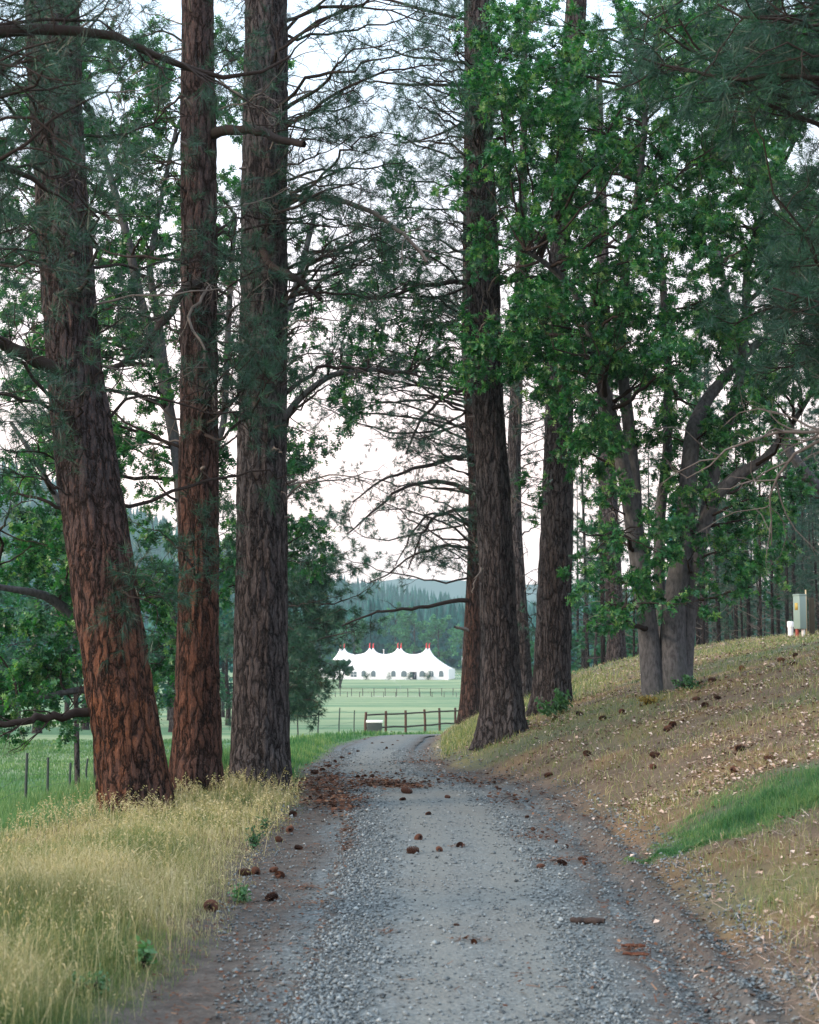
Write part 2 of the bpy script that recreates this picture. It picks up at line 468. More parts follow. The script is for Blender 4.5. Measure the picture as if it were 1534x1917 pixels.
def ground_nodes(b, road):
    o = b.obj()
    n_big = b.noise(o, .8, 3); n_mid = b.noise(o, 6, 5, .6); n_f = b.noise(o, 45, 4, .7)
    vst = b.vor(o, 38, 'F1', 'Distance'); vcol = b.vor(o, 38, 'F1', 'Color')
    cell = b.n('ShaderNodeSeparateColor', {0: vcol}).outputs[0]
    gravel = b.mix(b.ramp(n_big, [(.35, 0.0), (.65, 1.0)]), (.076, .098, .108), (.118, .134, .134))
    gravel = b.mix(b.ramp(cell, [(.3, 0.0), (.95, .8)]), gravel, (.24, .275, .285))
    gravel = b.mix(b.ramp(n_f, [(.42, .65), (.56, 0.0)]), gravel, (.07, .078, .08))
    dirt = b.mix(b.ramp(n_mid, [(.3, 0.0), (.7, 1.0)]), (.050, .044, .040), (.108, .096, .086))
    dirt = b.mix(b.ramp(n_f, [(.55, 0.0), (.75, .7)]), dirt, (.25, .20, .165))
    return o, n_big, n_mid, n_f, vst, gravel, dirt
def make_ground_mat():
    b = MB('ground_cover')
    o, nb, nm, nf, vst, gravel, dirt = ground_nodes(b, False)
    z = b.n('ShaderNodeSeparateColor', {0: b.attr('zone', 'Color')}).outputs
    straw = b.mix(nm, (.135, .078, .040), (.250, .170, .090))
    straw = b.mix(b.ramp(nf, [(.4, .5), (.6, 0.0)]), straw, (.10, .07, .035))
    green = b.mix(nm, (.045, .10, .042), (.12, .17, .08))
    farg = b.mix(b.ramp(b.noise(b.map(o, (.25, 1, 1)), .12, 6, .65), [(.40, 0.0), (.60, 1.0)]), (.080, .165, .085), (.235, .285, .160))
    green = b.mix(b.ramp(b.n('ShaderNodeSeparateXYZ', {0: o}).outputs[1], [(.0, 0.0), (1, 1.0)]), green, green)
    dist = b.n('ShaderNodeMapRange', {0: b.n('ShaderNodeSeparateXYZ', {0: o}).outputs[1], 1: 22., 2: 60.}).outputs[0]
    green = b.mix(dist, green, farg)
    c = dirt
    c = b.mix(z[1], c, straw)
    c = b.mix(z[2], c, green)
    c = b.mix(z[0], c, gravel)
    b.col(c)
    b.bump(b.math('ADD', nf, b.math('MULTIPLY', nm, 1.5)), .9, .02)
    return b.fin(.95, .15)
def make_road_mat():
    b = MB('gravel')
    o, nb, nm, nf, vst, gravel, dirt = ground_nodes(b, True)
    u = b.attr('tone')
    uu = b.math('ADD', u, b.math('MULTIPLY', b.math('SUBTRACT', nm, .5), .25))
    tread = b.mix(b.ramp(uu, [(.0, 0.0), (.22, .1), (.38, .85), (.52, .4), (.66, .85), (.8, .2), (1, 0.0)]), gravel, (.158, .166, .155))
    c = b.mix(b.ramp(uu, [(0, .9), (.10, .2), (.18, 0.0), (.84, 0.0), (.95, .6), (1, .95)]), tread, dirt)
    c = b.mix(b.ramp(nb, [(.5, 0.0), (.8, .35)]), c, dirt)
    b.col(c)
    b.bump(b.math('ADD', nf, b.math('MULTIPLY', vst, -.8)), .8, .012)
    return b.fin(.95, .15)
M_ground = make_ground_mat(); M_road = make_road_mat()

def sheet(name, X, Y, Z, mat, col=None, tone=None):
    ny, nx = X.shape
    V = np.stack([X, Y, Z], -1).reshape(-1, 3)
    i = np.arange((ny - 1) * nx).reshape(ny - 1, nx)[:, :-1].ravel()
    F = np.stack([i, i + 1, i + nx + 1, i + nx], 1)
    g = Geo().add(V, F, 0, .5 if tone is None else tone.ravel())
    o = g.build(name, [mat], smooth=True)
    if col is not None:
        a = o.data.color_attributes.new('zone', 'FLOAT_COLOR', 'POINT')
        a.data.foreach_set('color', np.concatenate([np.stack(col, -1).reshape(-1, 3), np.ones((X.size, 1))], 1).astype(np.float32).ravel())
    return o
# ground: one sheet, fine near the camera, reaching past the hills
ys = np.concatenate([np.linspace(-25, 4, 40)[:-1], np.geomspace(4, 60, 620)[:-1], np.geomspace(60, 3500, 160)])
us = np.concatenate([-np.geomspace(.62, 6, 40)[::-1], np.linspace(-.6, .6, 420), np.geomspace(.62, 6, 40)])
hw = np.where(ys < 8, 8 + 0 * ys, ys)
X = us[None] * hw[:, None]; Y = np.broadcast_to(ys[:, None], X.shape).copy()
Z = H(X, Y); zc = zones(X, Y)
gr = sheet('ground', X, Y, Z, M_ground, zc[:3])
tagit(gr, 'grassy and leaf strewn ground with bank and valley field', kind='structure')
# gravel road
yr = np.geomspace(3.5, 76, 900); yr = np.concatenate([np.linspace(-25, 3.4, 60), yr])
t = np.linspace(0, 1, 60)
nL = .16 * (fbm(yr * 2.2, yr * 0 + 1, 3, 41) - .5); nR = .2 * (fbm(yr * 2.2, yr * 0 + 9, 3, 42) - .5)
a_, b_ = xl(yr) + nL, xr(yr) + nR
X = a_[:, None] + (b_ - a_)[:, None] * t[None]; Y = np.broadcast_to(yr[:, None], X.shape).copy()
rough_z = .006 * (fbm(X * 9, Y * 9, 2, 51)) + .012 * np.sin(t * math.pi)[None]
Z = H(X, Y) + .012 + rough_z + np.where(Y > 40, .03, 0) - .012 * (np.abs(t - .5)[None] * 2) ** 6
tagit(sheet('gravel_road', X, Y, Z, M_road, tone=np.broadcast_to(t[None], X.shape)), 'grey crushed gravel lane curving between the trees', kind='structure')
# pale dirt track across the far field
xs = np.linspace(-75, 75, 120); yk = np.array([286.0, 287.4])
X = np.broadcast_to(xs[None], (2, 120)).copy(); Y = np.broadcast_to(yk[:, None], (2, 120)) + 3 * np.sin(X / 40.)
M_track = plain('pale_track', (.52, .50, .44), .95, .1)
tagit(sheet('path', X, Y, H(X, Y) + .12, M_track), 'pale dirt track crossing the far field', kind='structure')
# far blue ridge
xs = np.linspace(-2250, 2900, 160); yv = np.linspace(0, 1, 20)
base = np.interp(xs / 3000 * FPX + 767, [-2000, 0, 500, 640, 700, 745, 790, 840, 880, 1000, 1200, 1534, 4000], [1000, 1040, 1075, 1092, 1088, 1078, 1080, 1082, 1084, 1090, 1100, 1095, 1060])
hm = (1235 - base) / FPX * 3000 * (1 + .02 * (fbm(xs / 80, xs * 0, 3, 77) - .5))
X = np.broadcast_to(xs[None], (20, 160)).copy(); Y = 2400 + 950 * np.broadcast_to(yv[:, None], (20, 160))
Z = hm[None] * np.interp(yv, [0, .636, 1], [-.02, 1, .4])[:, None] * (1 + .05 * (fbm(X / 150, Y / 150, 3, 71) - .5)) - 1
M_far = plain('far_forest', (.02, .05, .04), 1, 0, var=.5, sc_=.01)
tagit(sheet('hill', X, Y, Z, M_far), 'far pale blue ridge on the horizon', kind='structure')

# ------------------------------------------------------------------ growing wood and leaves
def resample(pts, rad, n):
    pts = np.asarray(pts, float); rad = np.asarray(rad, float)
    s = np.concatenate([[0], np.cumsum(np.linalg.norm(np.diff(pts, axis=0), axis=1))])
    q = np.linspace(0, s[-1], n)
    # smooth by Catmull-like averaging
    out = np.stack([np.interp(q, s, pts[:, k]) for k in range(3)], 1)
    r = np.interp(q, s, rad)
    for _ in range(max(1, n // len(pts) // 2)):
        out[1:-1] = .25 * out[:-2] + .5 * out[1:-1] + .25 * out[2:]
    return out, r
def grow(Pp, R, cnt, t0, t1, l0, l1, a0, a1, npts, r, wig=.25, grav=-.05, flat=1.0, rt=.25, taper_len=.4, up_late=0.0):
    N, n = Pp.shape[:2]
    idx = np.repeat(np.arange(N), cnt)
    m = len(idx)
    t = rng.uniform(t0, t1, m)
    f = t * (n - 1.001); i = f.astype(int); fr = (f - i)[:, None]
    pos = Pp[idx, i] * (1 - fr) + Pp[idx, i + 1] * fr
    rad = R[idx, i]
    tan = nrm(Pp[idx, i + 1] - Pp[idx, i])
    q = rng.normal(size=(m, 3)); q[:, 2] *= flat
    q -= tan * (q * tan).sum(1, keepdims=True); q = nrm(q)
    a = rng.uniform(a0, a1, m)[:, None]
    d = np.cos(a) * tan + np.sin(a) * q
    L = rng.uniform(l0, l1, m) * (1 - taper_len * t)
    out = np.empty((m, npts, 3)); out[:, 0] = pos
    for k in range(1, npts):
        d = nrm(d + rng.normal(size=(m, 3)) * wig + np.array([0, 0, grav + up_late * k / npts]))
        out[:, k] = out[:, k - 1] + d * (L / (npts - 1))[:, None]
    r0 = np.minimum(r, rad * .75)
    RR = r0[:, None] * np.linspace(1, rt, npts)[None]
    return out, RR
def branch_to(skel, targets, r_at=.03, npts=12, lift=.12, pick=3, low=.35, wig=.05, rt=.2):
    """skel: list of (pts, rad). A curved bough from the nearest wood to each target."""
    A = np.concatenate([s[0] for s in skel]); AR = np.concatenate([s[1] for s in skel])
    out, rr_ = [], []
    for T in targets:
        dlt = T - A
        dd = np.linalg.norm(dlt, axis=1) + low * np.maximum(A[:, 2] - T[2] + .3, 0) * 3 + rng.uniform(0, .5, len(A))
        i = int(np.argmin(dd))
        a = A[i]; L = np.linalg.norm(T - a) + .01
        lift_ = lift * rng.uniform(-1.2, 2.4)
        c1 = a + (T - a) * .35 + np.array([0, 0, lift_ * L]) + rng.normal(size=3) * wig * L
        c2 = a + (T - a) * .72 + np.array([0, 0, lift_ * L * .6]) + rng.normal(size=3) * wig * L
        s = np.linspace(0, 1, npts)[:, None]
        p_ = (1 - s) ** 3 * a + 3 * (1 - s) ** 2 * s * c1 + 3 * (1 - s) * s ** 2 * c2 + s ** 3 * T
        kn = rng.normal(size=(npts - 1, 3)) * wig * .22 * min(L, 2.5) / 3
        p_[1:] += kn + np.cumsum(rng.normal(size=(npts - 1, 3)), 0) * wig * .14 * L / 3
        r0 = min(AR[i] * .7, r_at * (.5 + .35 * L))
        out.append(p_); rr_.append(r0 * np.linspace(1, rt, npts))
    return np.array(out), np.array(rr_)
def region(x0, y0, x1, y1, n, d0, d1, clump=0.0):
    pts = []
    nc = max(1, int(n * .25))
    cs = [(rng.uniform(x0, x1), rng.uniform(y0, y1), rng.uniform(d0, d1)) for _ in range(nc)]
    for k in range(n):
        if rng.random() < clump:
            c = cs[rng.integers(nc)]
            px, py, d = c[0] + rng.normal() * 45, c[1] + rng.normal() * 35, c[2] + rng.normal() * .5
        else:
            px, py, d = rng.uniform(x0, x1), rng.uniform(y0, y1), rng.uniform(d0, d1)
        pts.append(P(px, py, d))
    return pts
# leaf template: lobed oak leaf
_lf = np.array([(0, 0, 0), (0, .42, .02), (0, .75, .02), (0, 1.1, -.06),
                (.36, .30, .07), (.44, .66, .08), (.20, 1.0, .02), (-.36, .30, .07), (-.44, .66, .08), (-.20, 1.0, .02), (0, .12, 0), (0, .58, .03)], float)
_lff = np.array([(10, 4, 1), (1, 5, 2), (2, 6, 3), (10, 1, 7), (1, 2, 8), (2, 3, 9), (0, 4, 10), (0, 10, 7)])
_lq = np.array([(0, 0, 0), (.33, .45, .1), (0, 1.05, 0), (-.33, .45, .1)], float); _lqf = np.array([(0, 1, 2), (0, 2, 3)])
def scatter(geo, tv, tf, pos, d, size, mat, tone, upw=1.0):
    m = len(pos)
    if m == 0: return
    y = nrm(d)
    up = nrm(rng.normal(size=(m, 3)) * .7 + np.array([0, 0, upw]))
    x = nrm(np.cross(y, up)); z = np.cross(x, y)
    size = np.broadcast_to(size, (m,))
    V = pos[:, None] + size[:, None, None] * (tv[None, :, 0:1] * x[:, None] + tv[None, :, 1:2] * y[:, None] + tv[None, :, 2:3] * z[:, None])
    F = tf[None] + (np.arange(m) * len(tv))[:, None, None]
    geo.add(V.reshape(-1, 3), F.reshape(-1, 3), mat, np.repeat(np.broadcast_to(tone, (m,)), len(tv)))
def leaves_on(geo, Tw, per, size, mat, tone0=.45, tspread=.2, tmpl='oak', t0=.25):
    N, n = Tw.shape[:2]
    idx = np.repeat(np.arange(N), per)
    f = rng.uniform(t0, 1, len(idx)) * (n - 1.001); i = f.astype(int); fr = (f - i)[:, None]
    pos = Tw[idx, i] * (1 - fr) + Tw[idx, i + 1] * fr
    tan = nrm(Tw[idx, i + 1] - Tw[idx, i])
    d = nrm(tan * .6 + rng.normal(size=pos.shape) * .75 + np.array([0, 0, -.25]))
    ct = rng.normal(tone0, tspread * .7, N)[idx] + rng.normal(0, tspread * .6, len(idx))
    tv, tf = (_lf, _lff) if tmpl == 'oak' else (_lq, _lqf)
    scatter(geo, tv, tf, pos + rng.normal(size=pos.shape) * .02, d, size * rng.uniform(.65, 1.2, len(idx)), mat, np.clip(ct, 0, 1))
def tufts_on(geo, Tw, K, nl, w_, mat, per=1, tone0=.45, back=.45):
    """bursts of long needles round the ends of twigs"""
    N, n = Tw.shape[:2]
    pos = []; dr = []
    for k in range(per):
        f = (1 - back * k / max(per, 1)) * (n - 1.001); i = int(f); fr = f - i
        pos.append(Tw[:, i] * (1 - fr) + Tw[:, i + 1] * fr); dr.append(nrm(Tw[:, i + 1] - Tw[:, i]))
    pos = np.concatenate(pos); dr = np.concatenate(dr); m = len(pos)
    tt = rng.normal(tone0, .15, m)
    idx = np.repeat(np.arange(m), K)
    q = rng.normal(size=(len(idx), 3)); tn = dr[idx]; q -= tn * (q * tn).sum(1, keepdims=True); q = nrm(q)
    a = rng.uniform(.25, 1.45, len(idx))[:, None]
    d = nrm(np.cos(a) * tn + np.sin(a) * q + np.array([0, 0, -.12]))
    b0 = pos[idx] - tn * rng.uniform(0, .08, len(idx))[:, None]
    L = nl * rng.uniform(.7, 1.15, len(idx))[:, None]
    s = nrm(np.cross(d, rng.normal(size=d.shape))) * w_
    V = np.stack([b0 - s, b0 + s, b0 + d * L + np.array([0, 0, -.12]) * L], 1).reshape(-1, 3)
    F = np.arange(len(idx) * 3).reshape(-1, 3)
    geo.add(V, F, mat, np.repeat(np.clip(tt[idx] + rng.normal(0, .1, len(idx)), 0, .97), 3))

# ------------------------------------------------------------------ trunks
def trunk_path(rows, d, top_z, dlean=0.0):
    """rows: (py, left px, right px) from the ground upward"""
    pts, rad = [], []
    for k, (py, a, b) in enumerate(rows):
        dd = d + dlean * k
        pts.append(P((a + b) / 2, py, dd)); rad.append((b - a) / 2 / FPX * dd)
    pts = np.array(pts); rad = np.array(rad)
    if top_z > pts[-1, 2]:
        dv = nrm(pts[-1] - pts[-3]); ext = top_z - pts[-1, 2]
        for k in (.33, .66, 1.0):
            pts = np.vstack([pts, pts[-1] + (dv * .5 + np.array([0, 0, .5])) * ext / 3]); rad = np.append(rad, max(rad[-1] * .78, .03))
    gz = float(H(pts[0, 0], pts[0, 1]))
    pts[0, 2] = gz - .15
    return pts, rad
def vnp(u, v, K, s=0):
    i = np.floor(u); j = np.floor(v); fx = u - i; fy = v - j
    fx = fx * fx * (3 - 2 * fx); fy = fy * fy * (3 - 2 * fy)
    i = i.astype(np.int64); j = j.astype(np.int64); i0 = i % K; i1 = (i + 1) % K
    return (hash2(i0, j, s) * (1 - fx) + hash2(i1, j, s) * fx) * (1 - fy) + (hash2(i0, j + 1, s) * (1 - fx) + hash2(i1, j + 1, s) * fx) * fy
def trunk_mesh(geo, pts, rad, sides=44, step=.07, flare=.35, fl_h=.45, rough=.045, seed=0, mat=0, lobes=4):
    L = np.sum(np.linalg.norm(np.diff(pts, axis=0), axis=1))
    n = int(min(420, max(12, L / step)))
    p_, r_ = resample(pts, rad, n)
    s = np.concatenate([[0], np.cumsum(np.linalg.norm(np.diff(p_, axis=0), axis=1))])
    V, Q = tubes(p_[None], np.ones((1, n)), sides)
    V = V.reshape(n, sides, 3); D = V - p_[:, None]
    a = np.arange(sides) / sides
    U = a[None] * 14; Zz = s[:, None] * 1.6
    ua = (np.cos(a * 2 * math.pi) * 3.1)[None]; ub = (np.sin(a * 2 * math.pi) * 3.1)[None]
    nz = (fbm(ua * 1.6 + seed * 7, ub * 1.6 + Zz * .55, 3, seed) - .5) * 2
    rid = np.abs(vn(ua * 2.6 + seed * 3 + Zz * .13, ub * 2.6 + Zz * .3, seed + 50) - .5) * 2
    rr0 = r_[:, None] * (1 + rough * nz + rough * 1.3 * (rid - .5))
    if sides >= 40:
        rm = float(np.mean(r_[:n // 2])); K = max(8, int(rm * 2 * math.pi / .085))
        uu = a[None] * K + .9 * vnp(a[None] * 8 + 0 * s[:, None], s[:, None] * 2.2, 8, seed + 3)
        f1 = 1 - np.abs(vnp(uu, s[:, None] * 2.6 + 0 * uu, K, seed + 9) - .5) * 2
        f2 = vnp(a[None] * K * 2 + 0 * s[:, None], s[:, None] * 9, K * 2, seed + 11)
        rr0 = rr0 - .020 * sstep(.62, 1.0, f1) * (rm / .33) + .012 * (f2 - .5)
    fl = flare * np.exp(-s / fl_h)[:, None]
    rr0 = rr0 * (1 + fl * (.75 + .5 * np.cos(a * 2 * math.pi * lobes + seed)[None]))
    V = p_[:, None] + D * rr0[..., None]
    geo.add(V.reshape(-1, 3), Q, mat)
    return p_, r_

NEED = dict(K=24, nl=.17, w_=.0028)
def pine(name, label, rows, d, top_z, bark, seed, regions=(), limbs=(), rand=(0, 3, 12, 1.5, 3.0), dead=(8, 3, 10), needle=None, tw=(6, 4), group=None,
         flare=.3, dlean=0.0, stubs=5, bare=.25, lift=.10, sides=84, tone=.45, droop=-.10):
    global rng
    rng = np.random.default_rng(seed * 101 + 3)
    nd = dict(NEED); nd.update(needle or {})
    pts, rad = trunk_path(rows, d, top_z, dlean)
    base = pts[0] + np.array([0, 0, .15])
    root = thing(name, label, 'pine tree', base, group)
    g = Geo()
    tp, tr = trunk_mesh(g, pts, rad, sides=sides, step=.04 if sides > 60 else .08, flare=flare, seed=seed)
    # broken knots on the trunk
    for k in range(stubs):
        i = rng.integers(int(len(tp) * .2), int(len(tp) * .75)); az = rng.uniform(math.pi * 1.05, math.pi * 1.95)
        dv = np.array([math.cos(az), math.sin(az), rng.uniform(-.2, .35)])
        g.tube([tp[i] + dv * tr[i] * .8, tp[i] + dv * (tr[i] + rng.uniform(.04, .16))], [.03, .014], 7, 1)
    g.build('trunk', [bark, M_dead], root, smooth=True)
    # drawn limbs
    LP, LR = [], []
    for lb in limbs:
        pp = [np.array(P(*q[:3])) for q in lb['p']]
        q_, r_ = resample(pp, np.linspace(lb['r'][0], lb['r'][1], len(pp)), 16)
        q_[1:-1] += rng.normal(size=(14, 3)) * .015
        gl = Geo(); V, Q = tubes(q_[None], r_[None], 9); gl.add(V, Q, 0)
        if lb.get('tw'):
            b2, r2 = grow(q_[None], r_[None], lb['tw'], .25, 1, .5, 1.3, .4, 1.2, 7, .010, .25, -.05)
            V, Q = tubes(b2, r2, 4); gl.add(V, Q, 0)
            b3, r3 = grow(b2, r2, 3, .2, 1, .2, .5, .4, 1.1, 5, .005, .3, -.05)
            V, Q = tubes(b3, r3, 3); gl.add(V, Q, 0)
            if lb.get('nd', 0):
                gn = Geo(); sel = rng.random(len(b3)) < lb['nd']
                ends = np.concatenate([b3[sel]])
                tufts_on(gn, ends, mat=0, per=1, tone0=tone, **nd)
        o = gl.build('limb', [M_dead if lb.get('dead') else M_twig], root, smooth=True)
        if lb.get('tw') and lb.get('nd', 0) and gn.n: gn.build('needles', [M_needle], o)
        LP.append(q_); LR.append(r_)
    # crown: boughs reaching the needle masses
    tgt = []
    for rg in regions: tgt += region(*rg)
    for k in range(rand[0]):
        zt = rng.uniform(rand[1], rand[2]); i = int(np.argmin(np.abs(tp[:, 2] - zt)))
        az = rng.uniform(0, 2 * math.pi); L = rng.uniform(rand[3], rand[4])
        tgt.append(tp[i] + np.array([math.cos(az) * L, math.sin(az) * L, rng.uniform(-.25, .15) * L]))
    cg = Geo(); ng = Geo()
    if tgt:
        zmin = 2.2 + base[2]
        up = [(tp[tp[:, 2] > zmin], tr[tp[:, 2] > zmin])]
        B, BR = branch_to(up, tgt, .019, 14, lift, low=.2, wig=.14)
        V, Q = tubes(B, BR, 6); cg.add(V, Q, 0)
        b2, r2 = grow(B, BR, tw[0], .35, 1, .5, 1.15, .35, 1.1, 8, .008, .22, droop, flat=.6, up_late=.3)
        V, Q = tubes(b2, r2, 4); cg.add(V, Q, 0)
        b3, r3 = grow(b2, r2, tw[1], .3, 1, .15, .42, .35, 1.0, 5, .004, .25, 0, up_late=.3)
        V, Q = tubes(b3, r3, 3); cg.add(V, Q, 0)
        sel = rng.random(len(b3)) > bare
        tufts_on(ng, b3[sel], mat=0, per=1, tone0=tone, **nd)
        tufts_on(ng, b2, mat=0, per=1, tone0=tone, **nd)
    if dead[0]:
        i = rng.integers(0, len(tp), 4000); i = i[(tp[i, 2] > dead[1]) & (tp[i, 2] < dead[2])][:dead[0]]
        dt = []
        for j in i:
            az = rng.uniform(0, 2 * math.pi); L = rng.uniform(.8, 2.2)
            dt.append(tp[j] + np.array([math.cos(az) * L, math.sin(az) * L, rng.uniform(-.9, .1) * L]))
        if dt:
            B, BR = branch_to([(tp, tr)], dt, .016, 12, .22, low=.2, wig=.12)
            V, Q = tubes(B, BR, 5); cg.add(V, Q, 1)
            b2, r2 = grow(B, BR, 6, .2, 1, .4, 1.1, .4, 1.2, 8, .006, .3, -.16)
            V, Q = tubes(b2, r2, 4); cg.add(V, Q, 1)
            b3, r3 = grow(b2, r2, 3, .2, 1, .15, .5, .4, 1.2, 5, .003, .3, -.12)
            V, Q = tubes(b3, r3, 3); cg.add(V, Q, 1)
    if cg.n or ng.n: merge(cg, ng, 2).build('crown', [M_twig, M_dead, M_needle], root)
    return root

def oak(name, label, stems, d, regions, seed, bark=None, cat='oak tree', per=9, size=.105, tw=(5, 5), tone=.45, lm=None, group=None, low=.35, r_at=.02, tmpl='oak', basepx=None, extra=0):
    """stems: list of [(px,py,width px,depth),...] drawn from the ground up"""
    global rng
    rng = np.random.default_rng(seed * 77 + 5)
    sk = []; g = Geo(); root = None
    for k, st in enumerate(stems):
        pts = np.array([P(a, b, dd) for a, b, w_, dd in st]); rad = np.array([w_ * .46 / FPX * dd for a, b, w_, dd in st])
        ground = st[0][1] > 1e5 or k == 0 or (len(st[0]) == 4 and st[0][1] >= stems[0][0][1] - 25)
        if ground:
            pts[0, 2] = float(H(pts[0, 0], pts[0, 1])) - .12
        if root is None:
            root = thing(name, label, cat, pts[0] + np.array([0, 0, .12]), group)
        p_, r_ = trunk_mesh(g, pts, rad, sides=26, step=.10, flare=.10 if ground else 0, fl_h=.25, rough=.04, seed=seed + k, lobes=3)
        sk.append((p_, r_))
    g.build('trunk', [bark or M_barkO], root, smooth=True)
    tgt = []
    for rg in regions: tgt += region(*rg)
    zc_ = root.location[2] + 1.0
    up = [(s[0][s[0][:, 2] > zc_], s[1][s[0][:, 2] > zc_]) for s in sk]
    tgt = sorted(tgt, key=lambda T: min(np.linalg.norm(s[0] - T, axis=1).min() for s in up if len(s[0])))
    half = max(4, len(tgt) // 4)
    B1, R1 = branch_to(up, tgt[:half] + tgt[half::5], r_at * 1.6, 14, .05, low=low, wig=.10)
    up2 = up + [(B1[i][2:], R1[i][2:]) for i in range(len(B1))]
    rest = [t_ for i, t_ in enumerate(tgt[half:]) if i % 5]
    cg = Geo(); lg = Geo()
    V, Q = tubes(B1, R1, 7); cg.add(V, Q, 0)
    Bs = [B1]; Rs = [R1]
    if rest:
        B2, R2 = branch_to(up2, rest, r_at, 10, .04, low=low * .5, wig=.10)
        B2r = []; R2r = []
        V, Q = tubes(B2, R2, 5); cg.add(V, Q, 0)
        Bs.append(B2[:, np.linspace(0, 9, 14).astype(int)] if False else np.stack([np.stack([np.interp(np.linspace(0, 9, 14), np.arange(10), b[:, c]) for c in range(3)], 1) for b in B2]))
        Rs.append(np.stack([np.interp(np.linspace(0, 9, 14), np.arange(10), r) for r in R2]))
    B = np.concatenate(Bs); R = np.concatenate(Rs)
    b3, r3 = grow(B, R, tw[0], .45, 1, .35, .85, .4, 1.2, 6, .006, .25, -.02)
    V, Q = tubes(b3, r3, 3); cg.add(V, Q, 0)
    b4, r4 = grow(b3, r3, tw[1], .3, 1, .1, .3, .4, 1.2, 4, .003, .25, -.05)
    V, Q = tubes(b4, r4, 3); cg.add(V, Q, 0)
    leaves_on(lg, b4, per, size, 0, tone, .32, tmpl)
    leaves_on(lg, b3, 3, size, 0, tone, .2, tmpl, .6)
    merge(cg, lg, 1).build('crown', [M_twig, lm or M_oak], root)
    return root

#@@TREES
# ------------------------------------------------------------------ the big pines of the left row
pine('pine_tree', 'thick orange barked pine leaning to the left, leftmost of the three beside the lane',
     [(1530, 199, 320), (1400, 180, 304), (1200, 148, 272), (1050, 128, 250), (900, 108, 226), (700, 88, 192), (500, 74, 176), (300, 60, 160), (150, 52, 154), (0, 44, 150)],
     17, 15, M_barkA, 1, dlean=.02,
     regions=[(-60, 640, 230, 860, 9, 15.2, 17.5, .4), (-80, 0, 260, 420, 24, 14.5, 18, .3), (230, 930, 330, 1120, 4, 16, 17.5), (-60, 420, 130, 640, 5, 15.5, 18), (120, 560, 300, 780, 4, 16, 18)],
     limbs=[dict(p=[(140, 735, 17.1), (95, 690, 16.8), (40, 655, 16.5), (-60, 620, 16)], r=(.085, .06), tw=6, nd=.4),
            dict(p=[(190, 1330, 17.1), (120, 1338, 16.9), (50, 1350, 16.6), (-40, 1362, 16.4)], r=(.055, .03), tw=14, nd=0)],
     rand=(9, 3.4, 12, 1.5, 2.8), dead=(14, 4.0, 10.5), tw=(6, 4))
pine('pine_tree', 'straight reddish brown pine in the middle of the three beside the lane',
     [(1485, 317, 416), (1400, 324, 413), (1200, 331, 410), (1050, 334, 411), (900, 333, 411), (700, 337, 409), (500, 338, 408), (300, 338, 406), (150, 338, 403), (0, 340, 401)],
     19, 16, M_barkB, 2,
     regions=[(330, 640, 560, 770, 7, 17, 18.5, .5), (200, 80, 450, 330, 9, 17, 20, .3), (360, 380, 520, 520, 4, 17, 18.5), (330, 930, 430, 1080, 2, 17.3, 18.4)],
     limbs=[dict(p=[(372, 528, 18.8), (340, 545, 18.4), (315, 590, 18.2), (285, 640, 18.0), (255, 668, 17.8), (215, 690, 17.6)], r=(.062, .028), tw=6, nd=.6),
            dict(p=[(402, 250, 18.9), (430, 241, 18.7), (480, 243, 18.4), (520, 262, 18.1), (570, 270, 17.8)], r=(.07, .04), tw=8, nd=.7),
            dict(p=[(385, 545, 18.7), (350, 600, 18.4), (375, 640, 18.2), (395, 690, 18.2), (402, 760, 18.2)], r=(.02, .008), tw=5, dead=1)],
     rand=(8, 4.2, 12, 1.3, 2.6), dead=(13, 4.5, 11), tw=(6, 4))
pine('pine_tree', 'broad grey brown pine, rightmost of the three on the left of the lane',
     [(1475, 428, 545), (1400, 433, 541), (1200, 438, 540), (1050, 442, 539), (900, 443, 538), (700, 447, 539), (500, 449, 540), (300, 452, 540), (150, 454, 541), (0, 456, 540)],
     20.5, 17, M_barkC, 3,
     regions=[(440, 560, 600, 720, 7, 18.3, 19.6, .5), (480, 180, 760, 420, 15, 18, 21, .4), (560, 0, 900, 200, 11, 17, 21, .3), (540, 350, 800, 560, 15, 18.5, 22, .3), (400, 700, 500, 780, 2, 18.6, 19.4)],
     limbs=[dict(p=[(490, 450, 20.3), (497, 490, 20.0), (530, 512, 19.8), (560, 525, 19.6), (600, 560, 19.5)], r=(.06, .03), tw=6, nd=.3),
            dict(p=[(535, 370, 20.5), (600, 368, 20.2), (650, 375, 20.0), (700, 400, 19.7), (760, 445, 19.5), (800, 490, 19.3)], r=(.045, .02), tw=9, nd=.3, dead=1),
            dict(p=[(536, 735, 20.5), (560, 720, 20.8), (600, 685, 21.0), (680, 690, 21.3), (740, 700, 21.5)], r=(.035, .014), tw=9, nd=.5),
            dict(p=[(505, 845, 19.95), (515, 838, 19.9), (528, 848, 19.87)], r=(.016, .008), dead=1)],
     rand=(9, 5.0, 13, 1.4, 2.8), dead=(20, 5.0, 12), tw=(6, 4), stubs=6)
